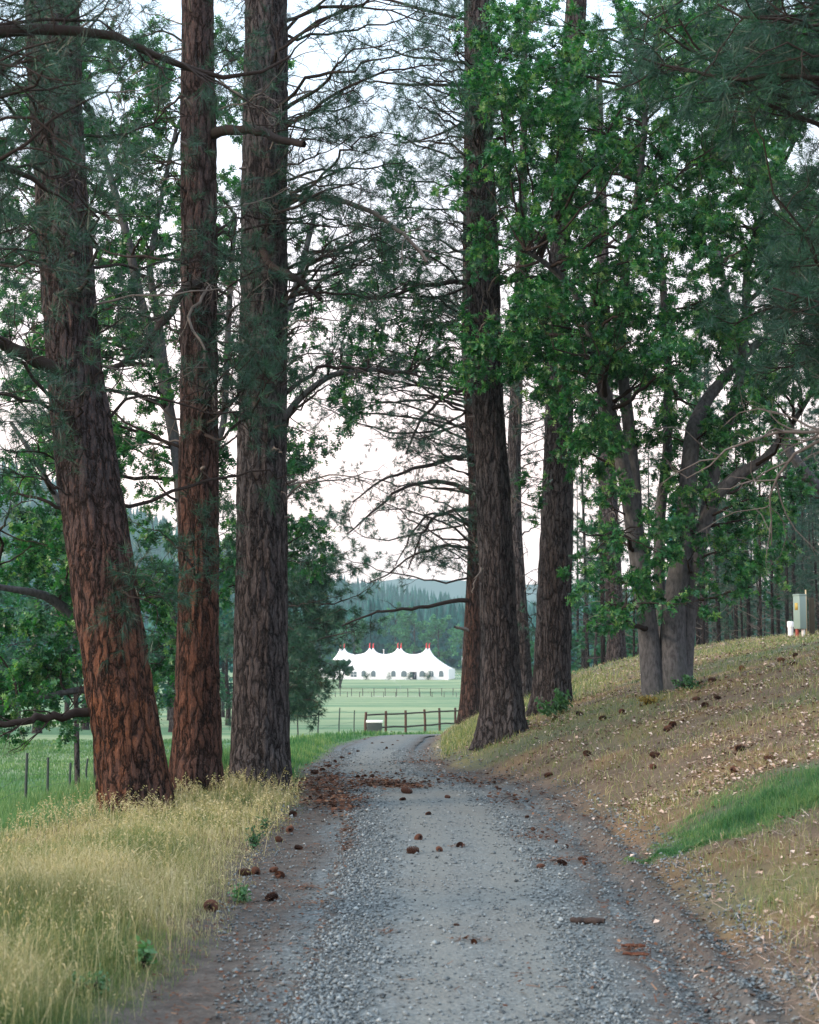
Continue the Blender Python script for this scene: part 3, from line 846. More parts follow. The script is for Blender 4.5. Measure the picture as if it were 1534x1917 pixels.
# ------------------------------------------------------------------ the pines on the right
pine('pine_tree', 'tall grey pine with flared foot at the edge of the lane, right side',
     [(1388, 889, 990), (1340, 899, 982), (1200, 901, 970), (1050, 896, 963), (900, 891, 955), (750, 883, 943), (600, 876, 938), (500, 873, 936), (300, 871, 927), (0, 868, 917)],
     27, 20, M_barkC, 4,
     regions=[(700, 0, 960, 300, 38, 24, 29, .3), (650, 300, 900, 560, 26, 25, 29, .3), (880, 300, 1000, 500, 5, 25, 29)],
     limbs=[dict(p=[(880, 525, 26.8), (840, 530, 26.5), (780, 535, 26.3), (720, 560, 26.0), (680, 555, 25.8)], r=(.05, .02), tw=10, nd=.5),
            dict(p=[(925, 525, 26.8), (955, 520, 26.6), (985, 505, 26.4)], r=(.05, .035), tw=3, nd=.5),
            dict(p=[(905, 1065, 26.6), (890, 1080, 26.4), (885, 1110, 26.4)], r=(.02, .01), dead=1)],
     rand=(12, 7.5, 16, 2, 3.5), dead=(12, 7, 13), tw=(6, 4), needle=dict(K=20, w_=.0035), flare=.42, stubs=9, bare=.3)
pine('pine_tree', 'orange barked pine standing just behind the tall grey pine on the right',
     [(1338, 858, 906), (1300, 862, 903), (1200, 868, 901), (1050, 875, 905), (900, 877, 904), (750, 868, 900), (650, 864, 893), (500, 866, 892), (250, 868, 890)],
     45, 24, M_barkE, 5,
     regions=[(620, 690, 860, 860, 26, 42, 47, .3), (600, 860, 840, 1010, 16, 42, 47, .3), (620, 520, 870, 720, 34, 42, 48, .3), (560, 640, 700, 760, 7, 42, 46), (760, 1000, 860, 1090, 5, 43, 46)],
     limbs=[dict(p=[(880, 728, 44.8), (840, 735, 44.4), (790, 780, 44.0), (760, 850, 43.6)], r=(.07, .025), tw=9, nd=.35),
            dict(p=[(880, 850, 44.8), (820, 865, 44.4), (770, 880, 44.0), (720, 895, 43.6), (660, 940, 43.2)], r=(.075, .02), tw=16, nd=.4),
            dict(p=[(882, 920, 44.8), (840, 902, 44.4), (790, 900, 44.0), (740, 920, 43.6), (700, 955, 43.2), (650, 1000, 43.0)], r=(.075, .02), tw=18, nd=.45),
            dict(p=[(890, 952, 44.7), (850, 955, 44.4), (810, 970, 44.0), (785, 1010, 43.6), (765, 1065, 43.4)], r=(.06, .02), tw=8, nd=0),
            dict(p=[(880, 985, 44.8), (850, 965, 44.4), (800, 960, 44.0), (765, 1010, 43.6), (740, 1060, 43.4)], r=(.05, .015), tw=8, nd=.1),
            dict(p=[(880, 1025, 44.8), (830, 1020, 44.4), (770, 1040, 44.2), (720, 1080, 44.0), (690, 1092, 43.8)], r=(.045, .012), tw=9, nd=.1),
            dict(p=[(874, 1124, 44.8), (840, 1126, 44.4), (790, 1138, 44.0), (740, 1142, 43.6), (690, 1150, 43.2), (640, 1172, 43.0)], r=(.07, .02), tw=6, nd=0),
            dict(p=[(876, 1180, 44.6), (862, 1175, 44.2), (852, 1174, 43.9)], r=(.05, .03), dead=1)],
     rand=(12, 9, 20, 2.5, 4.0), dead=(16, 4, 15), tw=(8, 4), needle=dict(K=18, nl=.19, w_=.006), flare=.2, bare=.3, sides=30, tone=.35)
pine('pine_tree', 'upright pine with a leafy shrub at its foot, second on the right of the lane',
     [(1352, 993, 1072), (1300, 999, 1069), (1200, 1003, 1069), (1050, 1009, 1072), (900, 1016, 1074), (750, 1022, 1074), (600, 1026, 1066), (500, 1028, 1064), (300, 1040, 1080), (100, 1052, 1094), (0, 1060, 1100)],
     31, 20, M_barkC, 6,
     regions=[(960, 250, 1180, 520, 6, 29, 33), (940, 700, 1010, 1000, 3, 30, 33)],
     rand=(8, 8, 17, 2, 3.2), dead=(14, 5, 14), tw=(6, 4), needle=dict(K=18, w_=.004), flare=.25, stubs=6)
pine('fir_tree', 'slim dark green conifer seen between the two right hand pines',
     [(1320, 968, 1000), (1200, 962, 992), (1000, 950, 978), (850, 950, 976), (700, 956, 980), (560, 962, 984), (400, 970, 988)],
     40, 19, M_barkC, 7,
     regions=[(940, 640, 1010, 900, 9, 38, 42), (960, 1060, 1010, 1180, 4, 38, 42)],
     rand=(34, 5, 18, 1.0, 2.2), dead=(18, 3, 12), tw=(6, 4), needle=dict(K=16, w_=.006), sides=24, tone=.35)
pine('pine_tree', 'dark brown pine on the crest of the bank left of the grey oak',
     [(1252, 1133, 1174), (1200, 1137, 1171), (1000, 1128, 1160), (800, 1122, 1150), (600, 1118, 1144), (400, 1115, 1138)],
     52, 22, M_barkC, 8,
     regions=[(1080, 900, 1200, 1080, 5, 50, 54)],
     rand=(26, 7, 21, 1.8, 3.5), dead=(26, 4, 14), tw=(7, 4), needle=dict(K=16, nl=.2, w_=.007), sides=24, tone=.3)
# pine behind the broad one, its soft boughs showing on the right of that trunk
pine('pine_tree', 'blue green pine half hidden behind the broad grey brown trunk, boughs hanging over the meadow',
     [(1390, 478, 516), (1200, 482, 514), (1000, 484, 512), (800, 486, 508), (650, 488, 506)],
     58, 22, M_barkC, 9,
     regions=[(535, 1040, 640, 1230, 34, 54, 61, .2), (540, 1180, 610, 1340, 26, 54, 60, .2), (600, 1080, 700, 1180, 7, 55, 60), (530, 860, 680, 1060, 16, 55, 60, .2), (400, 900, 520, 1350, 16, 56, 61)],
     rand=(14, 8, 20, 2.5, 4.5), dead=(10, 3, 10), tw=(9, 5), needle=dict(K=20, nl=.24, w_=.010), sides=24, tone=.55, bare=.1)
# ------------------------------------------------------------------ near pines whose trunks stand outside the frame
pine('pine_tree', 'near pine left of the frame whose dark sagging bough crosses the top left corner',
     [(2060, -790, -560), (1200, -740, -560), (0, -700, -560), (-900, -690, -560)],
     9.0, 11, M_barkC, 10,
     regions=[(-40, 250, 130, 520, 6, 8.5, 9.8), (40, -60, 240, 180, 9, 8.6, 10), (-60, 60, 60, 260, 5, 8.6, 10)],
     limbs=[dict(p=[(-600, 120, 9.0), (-300, 90, 9.2), (-60, 60, 9.4), (60, 52, 9.6), (160, 48, 9.7), (260, 82, 9.9), (340, 130, 10.0), (410, 152, 10.1), (470, 150, 10.2), (545, 105, 10.3)], r=(.05, .008), tw=12, nd=.5),
            dict(p=[(-600, 420, 9.0), (-200, 360, 9.3), (-20, 310, 9.5), (60, 330, 9.6), (95, 362, 9.7)], r=(.04, .010), tw=8, nd=.5)],
     rand=(0, 3, 5, 1, 2), dead=(0, 3, 5), tw=(5, 4), needle=dict(K=26, nl=.19, w_=.0018), sides=30, tone=.35, stubs=0)
pine('pine_tree', 'near pine right of the frame whose heavy green boughs fill the top right corner',
     [(1790, 2060, 2290), (1200, 2050, 2250), (300, 2030, 2200), (-900, 2000, 2150)],
     11.5, 13, M_barkC, 12,
     regions=[(1260, -120, 1580, 260, 22, 10, 13, .4), (1440, 260, 1620, 520, 7, 10.5, 13), (1360, 500, 1560, 720, 12, 11, 13, .4), (1140, -100, 1300, 100, 4, 10.5, 13)],
     limbs=[dict(p=[(2060, 840, 11.5), (1800, 800, 11.6), (1560, 800, 11.8), (1430, 808, 12.0), (1370, 830, 12.1), (1330, 880, 12.2), (1285, 896, 12.3)], r=(.020, .003), tw=10, dead=1),
            dict(p=[(2060, 780, 11.4), (1700, 800, 11.8), (1540, 820, 12.0), (1480, 850, 12.0), (1445, 900, 12.1), (1440, 960, 12.2), (1445, 1020, 12.3)], r=(.020, .003), tw=14, dead=1)],
     rand=(0, 3, 5, 1, 2), dead=(0, 3, 6), tw=(7, 5), needle=dict(K=40, nl=.18, w_=.0022), sides=30, tone=.42, stubs=0)

# ------------------------------------------------------------------ oaks
D1 = 26
oak('oak_tree', 'grey barked oak with several stems rising from one foot on the bank',
    [[(1228, 1306, 52, D1), (1220, 1250, 46, D1), (1214, 1180, 42, D1), (1203, 1090, 40, D1), (1190, 1000, 38, D1), (1173, 900, 32, D1 - .2), (1150, 800, 28, D1 - .4), (1122, 700, 25, D1 - .7), (1102, 600, 20, D1 - 1), (1072, 535, 16, D1 - 1.2), (1020, 490, 12, D1 - 1.5), (985, 470, 8, D1 - 1.7)],
     [(1262, 1302, 66, D1), (1260, 1250, 60, D1), (1260, 1180, 52, D1), (1264, 1120, 48, D1), (1276, 1040, 44, D1), (1286, 950, 38, D1), (1292, 860, 35, D1), (1298, 800, 32, D1 + .2), (1325, 745, 26, D1 + .4), (1372, 690, 20, D1 + .5), (1420, 640, 15, D1 + .5)],
     [(1246, 1300, 30, D1 + .35), (1242, 1180, 24, D1 + .4), (1234, 1080, 24, D1 + .5), (1236, 960, 22, D1 + .6), (1250, 860, 20, D1 + .7), (1252, 700, 18, D1 + .8), (1240, 500, 14, D1 + .9), (1225, 320, 10, D1 + 1)],
     [(1282, 1290, 30, D1 + .1), (1290, 1150, 30, D1 + .1), (1302, 1060, 32, D1), (1316, 985, 30, D1 - .1), (1342, 925, 26, D1 - .2), (1385, 886, 24, D1 - .3), (1432, 862, 19, D1 - .4), (1480, 800, 12, D1 - .6), (1530, 720, 8, D1 - .8)],
     [(1314, 1000, 24, D1), (1334, 900, 24, D1 + .1), (1358, 810, 22, D1 + .2), (1382, 730, 21, D1 + .3), (1396, 620, 18, D1 + .3), (1398, 500, 14, D1 + .2), (1432, 380, 11, D1), (1490, 260, 8, D1)],
     [(1192, 1000, 30, D1), (1187, 900, 28, D1 + .2), (1178, 800, 26, D1 + .3), (1166, 700, 24, D1 + .4), (1160, 600, 22, D1 + .5), (1176, 480, 19, D1 + .4), (1195, 360, 16, D1 + .2), (1210, 220, 12, D1), (1190, 90, 8, D1 - .3)]],
    D1, [(900, 0, 1534, 330, 165, 22, 29, .2), (1250, 0, 1560, 500, 50, 21, 26, .2), (890, 330, 1300, 700, 105, 22.5, 28.5, .35), (1300, 330, 1560, 720, 60, 23, 28, .3), (1000, 640, 1300, 880, 18, 23, 28, .4), (1250, 650, 1560, 1000, 22, 24, 29, .4), (870, 600, 1020, 720, 12, 23.5, 26, .3),
         (1050, 760, 1200, 1000, 14, 23.5, 27, .3), (1080, 1000, 1190, 1150, 9, 23.5, 26, .4), (1245, 1040, 1300, 1080, 2, 24, 25.6, .3), (1330, 980, 1440, 1120, 7, 24, 27, .5), (1300, 740, 1560, 980, 14, 24, 28, .4)],
    21, per=11, size=.088, tw=(5, 5), tone=.5, low=.25, r_at=.02)
oak('oak_tree', 'darker oak behind the grey oak, its foliage filling the right edge',
    [[(1600, 1215, 40, 36), (1590, 1100, 34, 36), (1570, 950, 30, 36), (1560, 800, 26, 36), (1530, 600, 20, 36), (1470, 400, 14, 36)],
     [(1575, 960, 24, 36), (1480, 850, 20, 35.5), (1380, 650, 16, 35), (1340, 450, 12, 35)],
     [(1570, 900, 24, 36), (1580, 750, 20, 36), (1570, 500, 14, 36)]],
    36, [(1240, 300, 1580, 950, 26, 33, 39, .4), (1250, 0, 1600, 300, 30, 33, 39, .2)],
    22, per=7, size=.13, tw=(5, 4), tone=.3)
oak('oak_tree', 'slender leaning oak growing behind the three big pines on the left',
    [[(372, 1440, 34, 26), (360, 1250, 30, 26), (350, 1050, 26, 26), (332, 850, 24, 26), (300, 680, 22, 26), (262, 560, 20, 26), (238, 440, 18, 26), (210, 340, 14, 26), (170, 200, 10, 26)],
     [(318, 760, 18, 26), (300, 620, 16, 26.3), (278, 500, 14, 26.5), (300, 380, 10, 27), (330, 240, 8, 27)],
     [(345, 960, 18, 26), (420, 800, 14, 26), (428, 600, 12, 26), (440, 400, 10, 26)]],
    26, [(0, 60, 450, 620, 130, 23.5, 29, .3), (0, 600, 180, 900, 20, 24, 28, .3), (170, 600, 340, 1000, 26, 24, 28, .3), (390, 100, 470, 1100, 24, 25, 28, .2)],
    23, per=9, size=.105, tw=(5, 4), tone=.45)
oak('oak_tree', 'low spreading oak with bright leaves left of the leaning pine',
    [[(238, 1440, 40, 22), (222, 1330, 36, 22), (195, 1240, 30, 21.8), (150, 1172, 26, 21.6), (112, 1130, 22, 21.4), (80, 1112, 18, 21.2), (30, 1104, 14, 21), (-60, 1090, 10, 20.8)],
     [(200, 1250, 26, 21.8), (185, 1120, 22, 21.8), (150, 1000, 18, 21.7), (105, 930, 14, 21.6), (60, 850, 10, 21.5), (20, 790, 8, 21.5)],
     [(215, 1300, 20, 21.9), (150, 1290, 14, 21.5), (60, 1310, 10, 21.2), (-60, 1340, 8, 21)]],
    22, [(-60, 1140, 175, 1330, 24, 19.6, 22, .5), (-60, 890, 150, 1110, 22, 20, 23, .5), (270, 1080, 330, 1330, 8, 21, 23)],
    24, per=8, size=.105, tw=(5, 5), tone=.5)
oak('oak_tree', 'oak behind the broad grey brown pine with sprays against the pale sky',
    [[(492, 1430, 40, 27), (492, 1200, 34, 27), (496, 1000, 30, 27), (505, 800, 26, 27), (520, 640, 20, 27), (560, 520, 14, 27), (590, 400, 10, 27)],
     [(505, 820, 18, 27), (560, 745, 14, 27), (620, 700, 12, 27), (700, 690, 9, 27), (780, 700, 6, 27)]],
    27, [(545, 330, 760, 560, 22, 25.5, 29, .4), (550, 560, 860, 720, 30, 25.5, 28.5, .4), (540, 840, 640, 960, 7, 26, 28, .3), (540, 980, 620, 1070, 6, 26, 28)],
    25, per=6, size=.105, tw=(4, 4), tone=.35)
#@@BG
# ------------------------------------------------------------------ trees farther off
def broadleaf_proto(seed, h=9, r=3.4, n=2600, tone=.5, ls=.30, lm=None):
    global rng
    rng = np.random.default_rng(seed)
    root = thing('leafy_tree', 'x', 'tree', (0, 0, 0))
    g = Geo(); pts = np.array([[0, 0, -.3], [0, 0, h * .2], [.2, .1, h * .45], [.1, 0, h * .75]]); rad = np.array([.22, .18, .13, .05]) * h / 9
    tp, tr = trunk_mesh(g, pts, rad, sides=12, step=.4, seed=seed)
    tg = []
    for k in range(40):
        v = nrm(rng.normal(size=3)); q = rng.uniform(.55, 1) ** .6
        tg.append(np.array([v[0] * r * q, v[1] * r * q, h * .56 + v[2] * h * .42 * q]) + rng.normal(size=3) * .3)
    B, BR = branch_to([(tp[len(tp) // 4:], tr[len(tp) // 4:])], tg, .02, 8, .05, wig=.1)
    V, Q = tubes(B, BR, 4); g.add(V, Q, 0)
    g.build('trunk', [M_barkC], root, smooth=True)
    b2, r2 = grow(B, BR, 7, .4, 1, .5, 1.3, .5, 1.3, 5, .01, .3, 0)
    l = Geo(); leaves_on(l, b2, max(3, n // len(b2)), ls, 0, tone, .28, 'q', .1)
    l.build('crown', [lm or M_oakfar], root)
    return root
def conifer_proto(seed, h=16, r=2.6, tone=.45, whorls=30, bare=.12, name='conifer_tree', wid=.32):
    global rng
    rng = np.random.default_rng(seed)
    root = thing(name, 'x', 'conifer tree', (0, 0, 0))
    g = Geo(); tp, tr = trunk_mesh(g, np.array([[0, 0, -.3], [0, 0, h * .5], [0, 0, h]]), np.array([.2, .13, .02]) * h / 16, sides=10, step=.5, seed=seed)
    B = []
    for k in range(whorls):
        f = bare + (1 - bare) * (k + .5) / whorls
        R_ = r * (1 - f) ** .8 * 1.15 + .15
        for j in range(rng.integers(6, 9)):
            az = rng.uniform(0, 6.283); L = R_ * rng.uniform(.55, 1.1)
            z0 = h * f + rng.uniform(-.2, .2)
            s = np.linspace(0, 1, 6)[:, None]
            B.append(np.array([0, 0, z0]) + s * np.array([math.cos(az) * L, math.sin(az) * L, 0]) + np.array([0, 0, 1]) * (-.28 * L * s ** 1.4 + .06 * rng.normal() * s))
    B = np.array(B)
    V, Q = tubes(B, np.full(B.shape[:2], .018) * np.linspace(1, .3, 6), 3); g.add(V, Q, 0)
    g.build('trunk', [M_barkC], root, smooth=True)
    l = Geo()
    leaves_on(l, B, 11, wid * 1.3, 0, tone, .25, 'q', .12)
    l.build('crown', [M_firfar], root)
    return root
def pole_proto(seed, h=15, rad=.09):
    global rng
    rng = np.random.default_rng(seed)
    root = thing('slender_pine', 'x', 'pine tree', (0, 0, 0))
    g = Geo(); tp, tr = trunk_mesh(g, np.array([[0, 0, -.3], [rng.normal() * .1, 0, h * .4], [rng.normal() * .25, .1, h]]), np.array([rad, rad * .8, .02]), sides=9, step=.35, seed=seed)
    g.build('trunk', [M_barkD], root, smooth=True)
    dt = []
    for k in range(60):
        z = rng.uniform(1.2, h * .72); az = rng.uniform(0, 6.283); L = rng.uniform(.3, 1.3)
        i = int(np.argmin(np.abs(tp[:, 2] - z)))
        dt.append(tp[i] + np.array([math.cos(az) * L, math.sin(az) * L, rng.uniform(-.5, .1) * L]))
    B, BR = branch_to([(tp, tr)], dt, .014, 6, .05, wig=.1, low=.1)
    c = Geo(); V, Q = tubes(B, BR, 3); c.add(V, Q, 0)
    b2, r2 = grow(B, BR, 3, .3, 1, .2, .5, .5, 1.2, 4, .004, .3, -.1); V, Q = tubes(b2, r2, 3); c.add(V, Q, 0)
    tg = []
    for k in range(44):
        z = rng.uniform(h * .34, h); az = rng.uniform(0, 6.283); L = rng.uniform(.4, 1.5) * (1.15 - z / h)
        i = int(np.argmin(np.abs(tp[:, 2] - z)))
        tg.append(tp[i] + np.array([math.cos(az) * L, math.sin(az) * L, .1]))
    B, BR = branch_to([(tp, tr)], tg, .014, 6, .05, wig=.1, low=.1)
    b2, r2 = grow(B, BR, 4, .3, 1, .3, .7, .5, 1.1, 4, .004, .3, 0)
    n_ = Geo(); tufts_on(n_, b2, 16, .24, .010, 0, per=2, tone0=.4)
    merge(c, n_, 1).build('crown', [M_dead, M_needle], root)
    return root
ORD = ['leftmost', 'second from the left', 'third from the left', 'fourth from the left', 'fifth from the left', 'sixth from the left', 'seventh from the left', 'eighth from the left', 'fourth from the right', 'third from the right', 'second from the right', 'rightmost']
def ordl(spots, text):
    n = len(spots); o = sorted(range(n), key=lambda i: spots[i][0]); out = [''] * n
    for r_, i in enumerate(o):
        w_ = ORD[r_] if r_ < (n + 1) // 2 or n - r_ > 4 else ORD[len(ORD) - (n - r_)]
        out[i] = text + ', ' + w_
    return out
def place(protos, spots, labels, group, smin=.85, smax=1.2):
    used = set()
    for k, (px, d) in enumerate(spots):
        j = k % len(protos); pr = protos[j]
        loc = onG(px, d) + np.array([0, 0, -.05]); s = rng.uniform(smin, smax); rz = rng.uniform(0, 6.28)
        lb = labels[k] if len(labels) > k else labels[k % len(labels)]
        if j not in used and not pr.get('placed'):
            pr.location = tuple(loc); pr.rotation_euler = (0, 0, rz); pr.scale = (s,) * 3
            pr['label'] = lb; pr['group'] = group; pr['placed'] = 1; used.add(j)
        else:
            copy_thing(pr, loc, rz, s, lb, group)
bl = [broadleaf_proto(301, 9, 3.4), broadleaf_proto(302, 8, 3.8), broadleaf_proto(303, 11, 3.6, tone=.62)]
cf = [conifer_proto(311), conifer_proto(312, 19, 3.0), conifer_proto(313, 14, 2.4, tone=.55)]
po = [pole_proto(321), pole_proto(322, 17, .11), pole_proto(323, 13, .07)]
rng = np.random.default_rng(77)
place(bl, [(-140, 62), (-20, 70), (75, 84), (165, 95), (255, 104), (330, 88), (430, 110)],
      ordl([(-140, 62), (-20, 70), (75, 84), (165, 95), (255, 104), (330, 88), (430, 110)], 'rounded leafy tree at the far side of the left meadow'), 'leafy trees beyond the left meadow')
place(cf, [(-230, 95), (-70, 120), (40, 135), (130, 112), (220, 135), (320, 128), (420, 142), (500, 150)],
      ordl([(-230, 95), (-70, 120), (40, 135), (130, 112), (220, 135), (320, 128), (420, 142), (500, 150)], 'dark green conifer behind the leafy trees of the left meadow'), 'conifers beyond the left meadow')
place(bl, [(985, 105), (1020, 96), (1095, 90), (1120, 78), (1190, 84), (1240, 92), (1300, 100), (1335, 118), (1385, 112), (1440, 118), (1495, 112), (1545, 116)],
      ordl([(985, 105), (1020, 96), (1095, 90), (1120, 78), (1190, 84), (1240, 92), (1300, 100), (1335, 118), (1385, 112), (1440, 118), (1495, 112), (1545, 116)], 'leafy tree beyond the bank between the right hand trunks'), 'leafy trees beyond the bank', .65, .9)
place(cf, [(1060, 150), (1130, 140), (1200, 120), (1270, 128), (1340, 125), (1400, 132), (1460, 120), (1520, 128), (1600, 120), (1370, 150), (1490, 150)],
      ordl([(1060, 150), (1130, 140), (1200, 120), (1270, 128), (1340, 125), (1400, 132), (1460, 120), (1520, 128), (1600, 120), (1370, 150), (1490, 150)], 'dark conifer at the back of the stand behind the bank'), 'conifers behind the bank')
spots = []
for k in range(66):
    px = rng.uniform(1292, 1640); d = rng.uniform(58, 112)
    spots.append((px, d))
spots += [(1128, 60), (1100, 84), (1184, 66), (1215, 80), (1082, 95), (1150, 90)]
place(po, spots, ['slender dark pine trunk in the dense stand behind the bank'], 'slender pines of the stand behind the bank', .85, 1.15)
# two small trunks out in the left meadow
for k, (px, py, wd, d, lb) in enumerate([(143, 1466, 12, 36, 'thin grey tree trunk standing in the meadow left of the leaning pine'), (182, 1470, 20, 38, 'short grey trunk close against the left side of the leaning pine')]):
    oak('meadow_tree', lb, [[(px + 4, py, wd, d), (px, 1340, wd * .85, d), (px - 4, 1200, wd * .7, d), (px + 10, 1050, wd * .5, d)]], d, [(px - 130, 1080, px + 90, 1290, 12, d - 1.5, d + 1.5, .3)], 60 + k, cat='tree', tone=.3, bark=M_barkC, tw=(4, 4), per=6)

# ------------------------------------------------------------------ forest on the hills (a far wood that reads as one mass)
rng = np.random.default_rng(99)
def far_wood():
    g = Geo()
    pts = []
    for k in range(5200):
        y = rng.uniform(475, 1290); u = rng.uniform(-.34, .36)
        pts.append((u * y, y))
    pts = np.array(pts)
    z = H(pts[:, 0], pts[:, 1])
    kind = vn(pts[:, 0] / 60, pts[:, 1] / 90, 17)
    n = len(pts)
    hh = rng.uniform(13, 23, n); rr_ = hh * rng.uniform(.15, .21, n)
    T, S = 9, 9
    a = np.arange(S * 2) / (S * 2) * 2 * math.pi
    for k in range(T):
        f0 = .06 + .90 * k / T; f1 = min(1.02, f0 + 1.9 / T)
        R0 = rr_ * (1 - f0) ** .85
        jag = np.where(np.arange(S * 2) % 2 == 0, 1.0, .55)[None] * rng.uniform(.65, 1.2, (n, S * 2))
        rx = pts[:, 0:1] + R0[:, None] * jag * np.cos(a + k)[None]; ry_ = pts[:, 1:2] + R0[:, None] * jag * np.sin(a + k)[None]
        rz = z[:, None] + hh[:, None] * f0 + rng.normal(size=(n, S * 2)) * .25 - .25 * R0[:, None] * (jag - .6)
        apex = np.stack([pts[:, 0], pts[:, 1], z + hh * f1], 1)
        V = np.concatenate([np.stack([rx, ry_, rz], -1), apex[:, None]], 1)
        i = np.arange(S * 2); F = np.stack([i, (i + 1) % (S * 2), np.full(S * 2, S * 2)], 1)
        Fa = (F[None] + (np.arange(n) * (S * 2 + 1))[:, None, None]).reshape(-1, 3)
        tn = np.clip(.45 + .5 * (kind - .5) + rng.normal(0, .14, n), 0, 1)
        g.add(V.reshape(-1, 3), Fa, 0, np.repeat(tn, S * 2 + 1))
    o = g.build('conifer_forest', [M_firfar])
    tagit(o, 'dark conifer forest covering the hillside behind the white tent', 'forest', kind='stuff')
far_wood()
rng = np.random.default_rng(98)
M_bright = leaf_mat('pale_leaves', [(0, (.018, .10, .06)), (.5, (.045, .19, .105)), (1, (.11, .29, .15))], .35, .6, .3)
bl2 = [broadleaf_proto(331, 17, 5.5, 4200, .5, .6, M_bright), broadleaf_proto(332, 14, 5.5, 3600, .6, .6, M_bright)]
place(bl2, [(775, 455), (822, 462), (742, 470), (868, 450), (600, 460), (925, 455), (562, 452), (665, 476)], ordl([(775, 455), (822, 462), (742, 470), (868, 450), (600, 460), (925, 455), (562, 452), (665, 476)], 'pale green leafy tree at the hill foot behind the tent'), 'leafy trees behind the tent', .95, 1.25)

#@@TENT
M_canvas = plain('white_canvas', (.78, .78, .79), .6, .3, var=.02)
M_canvas2 = plain('white_side_wall', (.78, .79, .80), .6, .3, var=.03)
M_win = plain('tent_window_film', (.10, .14, .16), .25, .5, var=.3)
M_red = plain('red_cap', (.62, .05, .05), .6, .3)
M_dark = plain('dark_opening', (.012, .013, .02), .8, .1)
M_metalgrey = plain('grey_metal', (.30, .31, .32), .45, .5, metal=.6)
def tent():
    tc_ = onG(726, 390); sc_px = 390 / FPX
    root = thing('marquee_tent', 'long white pole tent with four pairs of red tipped peaks in the far field', 'tent', tc_)
    yaw = math.radians(-9)
    ca, sa = math.cos(yaw), math.sin(yaw)
    def loc(x, y, z):
        x = np.asarray(x, float); y = np.asarray(y, float)
        return np.stack(np.broadcast_arrays(tc_[0] + x * ca - y * sa, tc_[1] + x * sa + y * ca, tc_[2] + np.asarray(z, float)), -1)
    HL, HW, EV = 15.9, 6.2, 2.45
    mx = [(q - 726) * sc_px for q in (640, 695.5, 748.5, 802)]
    my = (-2.4, 2.4)
    nx, ny = 170, 60
    x = np.linspace(-HL, HL, nx); y = np.linspace(-HW, HW, ny)
    Xg, Yg = np.meshgrid(x, y)
    dx = np.where(Xg < 0, (mx[0] - Xg) / (mx[0] + HL), (Xg - mx[3]) / (HL - mx[3])); dx = np.clip(dx, 0, 1)
    dy = np.clip((np.abs(Yg) - 2.4) / (HW - 2.4), 0, 1)
    e = 1 - np.clip((dx ** 3 + dy ** 3) ** (1 / 3), 0, 1)
    Zg = EV + 3.0 * e ** 1.1
    for a in mx:
        for b in my:
            r = np.hypot(Xg - a, Yg - b)
            Zg = Zg + (.95 * np.exp(-r / .55) + 1.15 * np.exp(-r / 1.9)) * np.clip(e * 3, 0, 1)
    i = np.arange((ny - 1) * nx).reshape(ny - 1, nx)[:, :-1].ravel()
    g = Geo().add(loc(Xg, Yg, Zg).reshape(-1, 3), np.stack([i, i + 1, i + nx + 1, i + nx], 1))
    # valance hanging from the eave, scalloped
    xs = np.linspace(-HL, HL, 121); zb = EV - .28 - .10 * np.abs(np.sin(np.arange(121) * math.pi / 4))
    for sg in (-1, 1):
        V = np.concatenate([loc(xs, sg * (HW + .02), EV), loc(xs, sg * (HW + .02), zb)]); k = np.arange(120)
        g.add(V, np.stack([k, k + 1, k + 122, k + 121], 1))
    g.build('canopy', [M_canvas], root, smooth=True)
    # side walls
    for nm_, (x0, y0, x1, y1) in {'front': (-HL, -HW, HL, -HW), 'back': (-HL, HW, HL, HW), 'l': (-HL, -HW, -HL, HW), 'r': (HL, -HW, HL, HW)}.items():
        n = 40; t_ = np.linspace(0, 1, n)
        xx = x0 + (x1 - x0) * t_; yy = y0 + (y1 - y0) * t_
        bl_ = .06 * np.sin(t_ * 60)
        if y0 == y1: top = loc(xx, yy, EV); bot = loc(xx, yy + bl_, -.5)
        else: top = loc(xx, yy, EV); bot = loc(xx + bl_, yy, -.5)
        k = np.arange(n - 1)
        Geo().add(np.concatenate([top, bot]), np.stack([k, k + n, k + n + 1, k + 1], 1)).build('side_wall', [M_canvas2], root)
    fy = -HW - .10
    def arch(xc, wd, h0, h1, mat, nm_):
        g = Geo(); n = 12; r = wd / 2; zt = h1 - r
        a = np.linspace(0, math.pi, n)
        ox = np.concatenate([[-r, r], r * np.cos(a)]); oz = np.concatenate([[h0, h0], zt + r * np.sin(a)])
        F = loc(xc + ox, fy, oz); Bk = loc(xc + ox, fy + .05, oz); m = len(ox)
        c = loc(xc, fy, (h0 + h1) / 2)
        V = np.concatenate([F, Bk, c[None]])
        g.add(V, [[i_, (i_ + 1) % m, 2 * m] for i_ in range(m)]); g.add(V, [[i_, (i_ + 1) % m, m + (i_ + 1) % m, m + i_] for i_ in range(m)])
        return g.build(nm_, [mat], root)
    for X_ in (545, 645, 850, 957, 1142, 1235, 1333):
        arch(((590 + X_ / 5.479) - 726) * sc_px, 1.05 if X_ not in (957, 1142) else 1.35, .55, 2.0, M_win, 'window')
    for X_ in (427, 460, 1033):
        xc = ((590 + X_ / 5.479) - 726) * sc_px
        g = Geo()
        for zz in (.75, 1.45): g.add(loc(np.array([-.42, .42, .42, -.42]) * .8 + xc, fy, np.array([zz - .3, zz - .3, zz + .3, zz + .3])), [[0, 1, 2, 3]]); g.add(loc(np.array([-.42, .42, .42, -.42]) * .8 + xc, fy + .05, np.array([zz - .3, zz - .3, zz + .3, zz + .3])), [[3, 2, 1, 0]])
        g.build('window', [M_win], root)
    xc = ((590 + 1063 / 5.479) - 726) * sc_px
